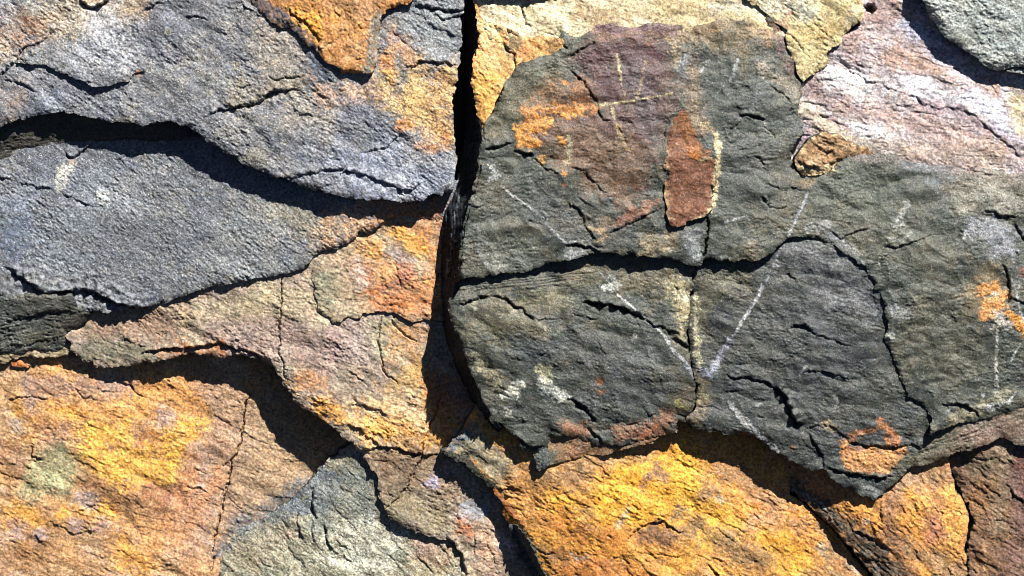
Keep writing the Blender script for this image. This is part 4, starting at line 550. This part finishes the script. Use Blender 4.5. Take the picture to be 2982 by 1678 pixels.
K1 = dict(name='slate_slab', mat='dull', outline=P('e 822,650 820,560 820,500 826,440 830,390 842,320 856,250 868,190 880,130 895,60 905,0 b 905,1400 920,1350 930,1300 942,1250 950,1200 960,1120 965,1050 972,1000 972,930 990,880 1020,840 1060,800 1085,750 1100,680 1120,630 1150,590 1180,530 1205,480 1250,450 1320,430 1400,402 1460,390 1500,368 1545,345 1520,285 1545,225 1580,260 1640,268 1700,262 1745,215 1770,180 1900,172 1960,195 2030,205 2110,190 2200,168 2300,185 2417,180 c 60,195 150,182 210,165 250,150 330,140 400,160 460,170 520,205 560,170 600,128 650,108 720,180 750,215 725,250 740,350 770,400 795,440 808,520 855,585 850,640 835,700 820,770 830,830 860,900 800,1000 770,1100 760,1180 840,1260 950,1250 1040,1200 1120,1140 1210,1085 1300,1095 1400,1085 1480,1092 1540,1118 1620,1150 1700,1165 1800,1172 1900,1180 2000,1190 2100,1188 2200,1205 2300,1225 2417,1250 n 3220,560 3220,1130 i 2417,285 2280,308 2190,325 2090,342 1950,370 1860,395 1770,420 1725,455 1735,400 1745,340 1700,270 1640,222 1590,180 1560,140 1530,60 1500,0 f 1540,1350 1500,1280 1470,1200 1440,1120 1400,1070 1430,1030 1440,990 1415,930 1410,850 1395,800 1350,720 1310,640 1270,590 1225,545 1180,510 1120,460 1060,425 1000,398 940,378 880,364 800,366 740,372 705,400 685,425 650,455 620,490 560,515 480,537 440,525 410,520 375,545 290,535 150,517 125,575 60,562 0,548 e 2350,530 2300,520 2150,505 2000,498 1900,480 1800,482 1750,480 1700,500 1600,525 1500,540 1420,560 1350,578 1290,600 1250,622 1150,628 1050,632 980,645 900,657'),
  ctrl=[(1400, 400, 254), (1345, 780, 258), (1420, 250, 222), (1600, 200, 226), (2000, 400, 246), (1900, 740, 262), (2200, 200, 214), (2600, 700, 256), (2980, 600, 232), (2980, 1180, 218), (2500, 480, 214), (2330, 300, 208), (1700, 90, 208), (2450, 1000, 252), (1500, 500, 256)],
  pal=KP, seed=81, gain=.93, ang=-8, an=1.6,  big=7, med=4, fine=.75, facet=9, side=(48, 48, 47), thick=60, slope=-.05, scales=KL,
  ledges=[(P('b 1600,395 1680,355 1755,318'), 12, 8, 1), (P('b 1515,270 1550,330 1580,345'), 12, 10), (P('b 1590,500 1650,550 1700,600 1740,680 1790,740'), 14, 10), (P('b 1790,740 1800,800 1830,850 1890,860'), 9, 9), (P('b 1000,1065 1050,1055 1110,1035 1195,1010'), 14, 11), (P('b 1195,1075 1280,1090 1340,1105'), 16, 11), (P('b 1340,1110 1420,1190 1520,1240'), 8, 9),
    (P('b 1600,1180 1700,1220 1780,1310 1850,1370'), 8, 12), (P('b 1450,630 1510,600'), 5, 6), (P('b 1930,880 1960,960 1990,1030'), 6, 10), (P('b 2290,860 2250,960 2235,1050'), 7, 12), (P('b 1000,900 990,970 1030,1030'), 6, 10), (P('e 1580,130 1640,150 1680,230 1700,290 1740,340 1780,390'), 11, 10), (P('e 1640,80 1700,120 1750,160'), 7, 10), (P('e 890,155 960,165 1010,140'), 7, 8),
    (P('e 1855,345 1930,310 2020,260 2120,215 2205,180'), 11, 9), (P('e 1560,415 1650,425 1740,450 1810,462'), 20, 11), (P('e 1310,250 1400,290'), 6, 8), (P('e 1230,390 1300,450'), 5, 8), (P('c 425,815 480,830 560,840'), 17, 9, 1), (P('c 320,980 340,920 420,860'), 6, 9), (P('c 520,1115 570,1155'), 12, 7, 1), (P('c 590,1300 680,1330'), 9, 8), (P('c 755,1330 840,1335'), 9, 7, 1), (P('c 390,1060 450,1055'), 6, 6), (P('c 545,1395 610,1425 f 600,80'), 9, 9), (P('f 560,90 620,150 660,170 740,145'), 8, 9),
    (P('c 570,910 650,980 690,960'), -6, 7), (P('c 610,600 700,660 780,740'), 6, 12), (P('c 850,1155 890,1180 940,1192'), 16, 8, 1), (P('c 1060,1150 1130,1130'), 9, 9), (P('c 870,1020 830,1060 760,1150'), 5, 8), (P('f 1090,385 1180,340 1250,315 1310,300'), 11, 9), (P('f 1040,320 1070,350 1100,385'), 9, 8), (P('f 1390,435 1480,435 1560,420 1640,385 1740,345'), 9, 10), (P('f 2100,185 2170,195 2230,225 2330,225'), 20, 11),
    (P('f 2345,300 2370,350 2417,415'), 16, 12, 1), (P('f 2225,560 2260,600 2290,680 2285,760 2280,830'), 18, 12), (P('f 2330,800 2417,840'), 12, 9, 1), (P('f 930,350 980,390'), 6, 7), (P('i 1810,230 1900,235 2000,245 2050,290 2090,340'), 15, 12), (P('i 1590,330 1640,350'), 6, 9), (P('f 540,400 590,390'), 7, 6), (P('f 860,290 930,275 970,290'), 6, 8), (P('f 2330,470 2350,500'), 8, 7), (P('c 1900,1180 2050,1210 2200,1240'), 6, 12), (P('f 1240,545 1270,610'), 7, 8)],
  cracks=[(P('f 188,235 180,300 165,400 150,510'), 4.0, 26)],
  paint=[B((108,76,66), .95, 44, 'b', '1650,420,90 1900,330,110 2150,380,110 2250,600,90 2150,850,110 2100,1100,110 1950,1300,90 1800,1200,90 1600,1000,110 1400,900,90 1650,780,110 1850,600,130 2000,900,130'), B((118,92,66), .8, 34, 'b', '1350,700,90 1300,850,80 1500,560,70'), B((138,112,88), .75, 26, 'c', '40,560,60 60,700,50 100,900,50 60,420,40'), B((112,104,76), .85, 50, 'b', '1150,750,90 1100,880,90 1250,700,90 1350,600,110 1450,520,80'), B((104,106,90), .8, 40, 'b', '1250,520,60 1350,480,60 1550,400,50 1620,320,60 1500,400,40'), B((100,70,72), .92, 34, 'b', '1750,480,110 1850,400,110 2050,400,110 2200,450,80 1900,600,130 2100,600,110 2200,380,60'), B((102,72,66), .9, 34, 'b', '1700,850,110 1850,900,110 1950,780,80 2100,900,110 2150,780,90 1650,950,80'),
    B((96,88,94), .6, 40, 'b', '2150,880,70 2050,520,60 2120,1000,60'), B((124,94,66), .9, 40, 'b', '1500,1150,60 1650,1080,110 1850,1150,130 2000,1250,110 2080,1100,80 1450,900,60 1950,1400,90'), B((156,108,60), .85, 34, 'b', '1650,650,60 1600,720,80 1720,730,50 1450,620,40 1350,800,60'), B((150,108,84), .9, 26, 'b', '1750,220,40 1900,230,50 2100,240,50 2300,240,50 2417,250,40'), B((122,92,98), .92, 20, 'b', '1800,190,30 1950,220,34 2100,210,34 2300,210,34 2417,215,30'),
    B((126,98,96), .9, 20, 'c', '0,215,34 100,220,34'), B((128,112,80), .8, 34, 'c', '200,250,80 350,300,80 450,420,60 300,180,60'), B((166,122,98), .85, 24, 'c', '560,230,40 620,190,40 600,260,50 680,220,40'), B((134,104,100), .85, 20, 'c', '700,300,40 740,400,34 780,500,24'), B((152,112,64), .75, 30, 'c', '200,220,40'),
    B((170,146,108), .8, 34, 'c', '0,250,30 130,240,40 330,190,40 480,230,40 600,280,40'), B((186,176,160), .75, 26, 'c', '560,470,34 700,590,34 820,690,34'), B((166,142,140), .7, 26, 'c', '1200,1110,24 1500,1130,30 1800,1190,30 2100,1220,34 2400,1270,40'), B((226,206,150), .92, 9, 'b', '1920,400,12 1935,470,6 1940,540,9 1955,620,4 1975,690,4'), B((186,160,110), .85, 9, 'b', '2115,450,9 2090,580,9 2060,690,14'), B((222,204,150), .95, 8, 'b', '1780,750,10 1860,745,13 1900,740,12 2000,725,8 2150,700,8 2300,675,8'), B((232,216,168), .92, 9, 'b', '1880,770,18 1895,810,18 1900,850,8'), B((170,140,92), .75, 12, 'b', '1920,890,18 1960,1000,16 2000,1100,20'),
    B((246,162,62), .95, 15, 'b', '1480,760,26 1530,800,36 1600,810,34 1660,790,28'), B((248,160,58), .95, 17, 'b', '1380,860,44 1440,870,40 1330,920,50 1240,930,40 1270,1010,44 1340,1020,40 1250,960,40'), B((240,150,60), .7, 14, 'b', '1300,850,36 1270,790,20 1750,770,30'), B((234,144,54), .92, 9, 'b', '1560,595,20'), B((244,160,58), .92, 9, 'b', '1545,1010,28 1520,980,14'), B((240,166,80), .9, 9, 'b', '1395,1125,22 1400,1150,12'),
    B((238,152,50), .92, 9, 'b', '1550,1230,20'), B((200,120,56), .8, 8, 'b', '1550,1310,11'), B((204,194,150), .75, 10, 'b', '1590,970,16 1580,1100,18 1570,1150,14'), B((196,200,196), .8, 9, 'b', '1050,1170,12 1080,1250,22 1020,1280,12'), B((220,222,216), .95, 6, 'b', '1125,1330,8 1180,1380,10 1280,1450,12'), B((186,190,192), .7, 6, 'f', '880,50,7 855,110,7 830,180,7 790,250,7 750,340,7 735,370,6'), B((186,188,188), .7, 6, 'e', '1125,20,7 1230,110,7 1340,190,7 1400,240,7 1440,300,7 1500,350,7 1575,420,7'), B((216,218,214), .92, 6, 'e', '1130,40,7 1230,110,12 1340,185,14 1400,230,14'), B((206,210,212), .92, 7, 'e', '1390,180,12 1440,230,9 1420,270,8 1490,350,14 1560,415,9'), B((168,172,172), .85, 14, 'e', '1570,470,26 1620,490,34 1680,490,26'), B((196,198,200), .85, 9, 'e', '1600,400,14 1680,400,9'),
    B((168,172,168), .75, 6, 'e', '960,455,7 935,490,6 985,515,5 1020,560,6 1045,605,6'), B((160,164,160), .7, 6, 'e', '1010,180,6 965,240,6 945,300,6 975,350,5'), B((160,164,160), .7, 6, 'e', '1130,165,6 1120,250,7'), B((176,178,174), .8, 7, 'e', '1075,610,9 1110,560,10 1150,575,8'), B((164,168,164), .7, 5, 'c', '570,910,5 600,960,5 650,975,6 690,950,5 740,940,5'), B((164,168,164), .6, 5, 'c', '640,1000,4 700,1020,5 760,1000,4'), B((150,152,142), .7, 18, 'e', '960,500,24 1040,560,20 1100,590,30 960,320,16 1060,230,40 1120,210,20 900,270,10'), B((112,116,104), .6, 60, 'e', '1000,300,200 1200,500,150'), B((86,90,90), .6, 60, 'e', '1350,100,130 1500,250,110 1900,350,110'), B((156,104,76), .92, 18, 'e', '1920,280,24 2000,220,40 2100,170,40 2180,130,28'), B((198,166,116), .8, 10, 'e', '1790,390,12 1850,360,10 1720,310,10 1830,320,12'), B((140,114,84), .7, 18, 'e', '1850,260,40'),
    B((166,148,112), .8, 30, 'e', '2150,430,60 2250,450,50 2300,350,26 2100,480,30'), B((150,154,154), .85, 20, 'f', '40,350,44 100,330,44 60,430,44 100,480,34'), B((200,176,130), .7, 14, 'b', '2300,300,34 2330,400,26 2330,500,10'), B((130,134,136), .7, 24, 'b', '2380,450,40 2390,550,40'), B((176,180,180), .7, 12, 'c', '0,470,16 30,400,14'), B((176,180,180), .7, 9, 'c', '340,580,9 380,500,5 400,420,5'), B((176,180,180), .7, 9, 'c', '230,680,6 290,620,9 320,560,5'), B((190,194,194), .75, 8, 'c', '130,520,9 190,430,7'), B((190,196,196), .8, 7, 'c', '330,590,7 395,420,7'), B((166,170,172), .7, 10, 'c', '500,740,9 530,690,16 560,660,8'),
    B((156,136,104), .8, 16, 'c', '70,500,20 100,700,22 90,900,34 150,880,36 130,800,30'), B((172,160,140), .9, 16, 'c', '560,470,22 600,540,24 680,570,30 760,620,34 830,680,30'), B((216,206,176), .8, 12, 'c', '850,770,26 900,880,24'), B((206,196,160), .5, 6, 'c', '580,860,8 600,930,7 650,975,8 760,910,6'), B((90,96,92), .55, 60, 'c', '350,700,160 650,750,110 450,950,130 600,1100,150 300,1250,110 750,900,60'), B((92,98,82), .6, 60, 'c', '1100,1300,200 1400,1200,150 1300,1400,200'), B((150,140,124), .85, 60, 'c', '2150,1300,130 2300,1350,130 2000,1400,90'),
    B((122,132,138), .75, 30, 'c', '1650,1170,60 1850,1180,60 1750,1220,50'), B((168,166,150), .5, 40, 'f', '2000,100,110 2250,60,110'), B((156,158,166), .88, 26, 'f', '2020,300,60 2150,330,90 2250,420,90 2200,480,60'), B((226,228,232), .9, 8, 'f', '1975,340,16 1965,370,9'), B((92,98,84), .6, 60, 'f', '1500,550,130 1800,480,130 1250,100,130 1650,650,130'), B((112,110,92), .6, 70, 'f', '1750,900,220 1900,1200,200'),
    B((178,180,172), .85, 10, 'f', '1570,140,26 1520,220,26 1490,290,18 1540,280,16'), B((164,166,160), .7, 9, 'f', '1600,330,12 1530,400,14 1450,380,20'), B((158,160,160), .7, 16, 'f', '900,300,24 1000,300,40 1060,400,34 1180,480,40 1300,640,24'), B((176,180,190), .8, 7, 'f', '870,70,7 850,140,12 790,240,13 745,350,11'), B((206,208,206), .8, 6, 'f', '300,265,9 360,245,10 430,225,9'), B((158,148,120), .6, 24, 'f', '500,430,60 400,470,30'), B((168,172,172), .75, 14, 'f', '1430,850,30 1500,900,40 1560,920,26'), B((196,198,186), .85, 10, 'f', '1420,1060,34 1480,1050,24'),
    B((186,184,160), .85, 6, 'f', '1520,1045,6 1600,1020,6 1700,990,4'), B((190,192,184), .85, 6, 'f', '1310,460,5 1280,500,5'), B((190,192,184), .85, 6, 'f', '1380,510,6 1370,550,8'), B((206,206,190), .85, 6, 'f', '1730,550,5 1735,590,8'), B((142,142,124), .7, 7, 'f', '1640,700,7 1740,660,8 1830,610,4'), B((150,144,120), .6, 7, 'f', '1560,860,4 1800,830,5 2000,780,4'),
    B((146,124,84), .75, 36, 'f', '2080,680,90 2020,850,60 2140,650,60'), B((244,162,82), .96, 18, 'f', '2100,740,40 2180,730,50 2230,780,40 2140,840,50 2120,900,44 2230,860,30'), B((248,164,66), .96, 14, 'f', '2330,930,30 2370,980,40 2417,1010,50 2270,900,26'), B((214,206,200), .92, 9, 'f', '2180,760,18'), B((222,212,200), .9, 12, 'f', '2200,910,34 2250,950,34 2290,980,20 2180,980,20'), B((206,202,184), .9, 7, 'f', '2195,950,13 2197,1100,11 2190,1300,12 2195,1450,13'), B((206,204,190), .9, 8, 'i', '2195,0,12 2205,120,14 2215,200,20 2215,250,18'), B((232,234,230), .9, 7, 'i', '2180,270,16 2070,255,14 2280,220,14 2330,165,9'),
    B((182,184,180), .75, 9, 'i', '2115,110,8 2105,170,10 2100,210,12'), B((150,154,156), .6, 20, 'f', '2350,660,40 2380,600,30'), B((156,112,96), .9, 10, 'f', '2380,610,34 2417,620,30'), B((206,208,206), .85, 7, 'f', '2360,690,8 2330,760,8 2417,1070,10 2350,1130,10 2300,1230,7'), B((190,190,180), .85, 8, 'i', '1900,220,9 1860,280,10'), B((158,150,120), .8, 18, 'i', '1950,330,50 1880,350,30 2270,160,34'), B((160,162,150), .6, 10, 'i', '1600,350,14 1700,260,10'),
    B((232,212,160), .95, 11, 'c', '240,965,18 252,1060,22 246,1180,22 232,1320,18 222,1440,15'), B((228,206,156), .92, 11, 'f', '225,0,15 212,110,15 200,190,13'), B((206,180,138), .7, 14, 'c', '150,880,30 200,930,24'), B((150,108,66), .9, 22, 'c', '900,1040,60 950,1000,60 1050,1060,70 930,1120,50'), B((228,204,156), .92, 14, 'c', '820,1180,34 870,1210,34 950,1225,30 1050,1200,20 840,1120,20'), B((206,176,130), .8, 16, 'c', '850,980,20 960,930,24 1080,960,20 1180,1040,40 1100,1100,26'), B((158,114,72), .85, 14, 'c', '1110,1030,40'), B((144,120,80), .7, 16, 'c', '850,1290,34 920,1270,20')])
k1 = slab(**K1)
tag(k1, 'largest dark green slab on the right with purple and rusty brown patches', 'stone')
slab(**piece(K1, 'rusty_flake', P('b 2417,720 2350,800 2300,860 2270,960 2250,1050 2262,1150 2258,1250 2240,1400 e 2240,0 2250,120 2268,250 2300,290 2345,300 2410,268 f 20,250 60,255 120,240 160,215 190,190 200,100 212,0 c 220,1400 228,1250 224,1130 205,1085 165,1060 120,1000 95,930 60,860 40,740 10,700'),
  [(1950, 640, 13), (2040, 640, 14), (2060, 400, 4), (1940, 400, 1.2), (1980, 300, 1.2)], parent=k1, mat='rust', facet=7, rough_edge=1.4, pal=[(138, 92, 68), (124, 80, 58), (150, 102, 74)],
  paint=[B((150,98,48), .9, 30, 'c', '30,850,60 40,960,60 100,1050,50'), B((206,130,42), .9, 12, 'c', '90,1110,34 60,1090,16'), B((92,72,56), .9, 14, 'c', '150,1060,34 160,1000,24'), B((224,200,144), .95, 9, 'c', '240,970,14 250,1080,20 240,1170,20 215,1300,12 205,1450,12'), B((222,198,144), .9, 9, 'c', '130,1140,14 190,1120,18'), B((224,200,150), .92, 8, 'f', '215,0,10 205,120,10 180,200,12 60,260,10'), B((200,166,122), .85, 12, 'b', '2252,1060,20 2250,1250,22 2240,1440,22'), B((200,166,122), .8, 12, 'e', '2245,0,22 2255,120,22 2275,250,24')], ledges=[(P('c 20,1030 60,1050'), 6, 7), (P('b 2417,1030 2370,1015'), 5, 7)]))
# the block's broken left flank, seen across the vertical gap; its shade is deepened in the colour
FL = [(1381, 60, 168), (1355, 60, 60), (1381, 170, 170), (1352, 250, 60), (1380, 260, 172), (1395, 350, 190), (1352, 380, 70), (1400, 450, 240), (1345, 450, 90), (1390, 530, 250), (1322, 560, 112), (1360, 630, 252), (1290, 620, 118), (1338, 780, 246), (1283, 780, 116), (1318, 860, 240), (1287, 880, 118), (1325, 960, 236), (1292, 990, 116), (1348, 1060, 226), (1325, 1080, 112), (1395, 1170, 208), (1375, 1180, 118), (1450, 1240, 206), (1425, 1260, 130)]
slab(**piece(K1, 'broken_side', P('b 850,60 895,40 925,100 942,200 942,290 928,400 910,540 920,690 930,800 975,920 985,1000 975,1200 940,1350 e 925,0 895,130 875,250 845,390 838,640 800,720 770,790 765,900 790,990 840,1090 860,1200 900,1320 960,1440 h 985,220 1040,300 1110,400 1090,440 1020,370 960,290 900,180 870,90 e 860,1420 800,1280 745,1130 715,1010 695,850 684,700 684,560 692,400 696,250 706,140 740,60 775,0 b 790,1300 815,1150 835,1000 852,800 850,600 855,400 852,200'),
  None, parent=k1, ctrl=FL, mat='broken', pal=[(46, 51, 58), (32, 36, 42), (66, 72, 80)], side=(30, 33, 38), paint=[B((150,154,160), .7, 9, 'e', '810,60,12 800,150,10 775,280,12 760,420,10 720,650,12'), B((150,158,166), .8, 12, 'e', '765,850,16 790,950,24 815,1020,14')], ledges=[], cracks=[(P('b 860,150 855,500 850,900 830,1100'), 3.5, 14)],  # pale strokes paint the sunlit streaks of the outward layers
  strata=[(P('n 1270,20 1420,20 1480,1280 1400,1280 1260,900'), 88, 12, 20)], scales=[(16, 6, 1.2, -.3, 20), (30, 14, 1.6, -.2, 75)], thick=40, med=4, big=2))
# notch splinter under the left corner of the block
tag(slab('shale_sliver', 'dull', P('h 1330,600 1390,560 1440,540 1448,600 1450,655 1415,692 1370,704 1355,650'), [(1560, 1340, 206), (1590, 1330, 208)], [(96, 100, 96), (80, 84, 82)], seed=90, ang=80, an=3, thick=20, med=2, big=0, bevel=3, scales=[(9, 3, 1, -.3, 0)]), 'small upright dark sliver at the lower left tip of the dark green block', 'stone')

# ---- Q : yellow triangle, top right of centre
tag(slab('wedge_stone', 'rust', P('c 430,-560 440,0 500,35 560,70 610,115 650,165 700,195 745,222 722,262 740,350 770,400 792,440 810,520 832,560 855,585 900,545 940,520 985,490 1010,470 1040,440 1020,395 1090,330 1140,250 1190,210 1260,160 1275,100 1272,40 1255,0 1260,-580'),
  [(2250, 20, 203), (2350, 200, 207), (2480, 80, 210), (2330, 100, 207)], [(200, 180, 132), (212, 196, 150), (182, 160, 114), (194, 172, 122)], seed=95, gain=1.25, ang=40, an=1.8, big=3, med=4, thick=30, slope=-.1, bevel=4, scales=[(30, 4, 1.8, -.1, 110), (13, 2, 1.6, 0, 100)],
  ledges=[(P('c 745,240 800,290 850,350 862,390'), 7, 8), (P('c 880,400 920,425'), 6, 6)],
  paint=[B((206,206,186), .85, 30, 'c', '700,60,90 850,70,80 620,30,50'), B((178,128,102), .85, 20, 'c', '620,170,26 700,190,30 735,215,16 760,120,20'), B((226,214,184), .7, 20, 'c', '1200,100,50 1170,140,30'), B((176,150,92), .6, 30, 'c', '1050,250,80 800,250,50')]), 'yellow tan pointed stone at the top between the dark green and pink slabs', 'stone')

CHIPS = [('d 1925,1295 1960,1285 1990,1300 1985,1345 1965,1352 1940,1330', (222, 168, 112), 84, 'tan chip caught under the end of the thin vertical crack of the brown slab'),
  ('g 1985,60 2020,75 2060,85 2030,95 2040,130 2015,110', (176, 128, 78), 92, 'small brown forked splinter on the shadowed edge of the brown slab'),
  ('h 1120,1500 1122,1450'.replace('1120,1500 1122,1450', '1000,740 1035,752 1055,785 1048,800 1020,785'), (112, 116, 112), 158, 'small grey chip on the lower rim of the grey tan stone end')]
for j, (pl_, c_, h_, lb) in enumerate(CHIPS):
    pts = P(pl_); tag(slab('shale_chip', 'rust', pts, [(pts[0][0], pts[0][1], h_)], [c_, tuple(int(v * .8) for v in c_)], seed=120 + j * 3, thick=22, med=2, big=0, bevel=3, facet=4, rough_edge=.5, slope=-.2), lb, 'stone')

tag(slab('knob_stone', 'rust', P('c 800,1185 788,1130 830,1060 880,1000 940,950 1000,932 1090,955 1170,1005 1260,1035 1350,1080 1280,1095 1210,1098 1120,1145 1050,1205 950,1245 870,1240'), [(2340, 480, 209), (2400, 450, 212), (2500, 445, 207)], [(184, 144, 102), (162, 118, 78), (202, 168, 128)], seed=140, ang=20, an=1.6, thick=30, big=0, med=5, facet=7, bevel=3,
  ledges=[(P('c 845,1155 890,1180 945,1190'), 20, 9, 1), (P('c 1040,1165 1090,1135 1130,1125'), 12, 10), (P('c 960,1040 1010,1080 1060,1060'), 9, 10)],
  paint=[B((230,206,158), .92, 16, 'c', '810,1180,30 860,1215,34 950,1225,34 1050,1195,26'), B((222,196,150), .85, 14, 'c', '810,1120,18 850,1040,16 920,975,16 1000,945,14'), B((216,186,142), .85, 16, 'c', '1200,1050,34 1270,1070,30')]), 'small rusty knob with a cream rim below the left end of the pink slab', 'stone')
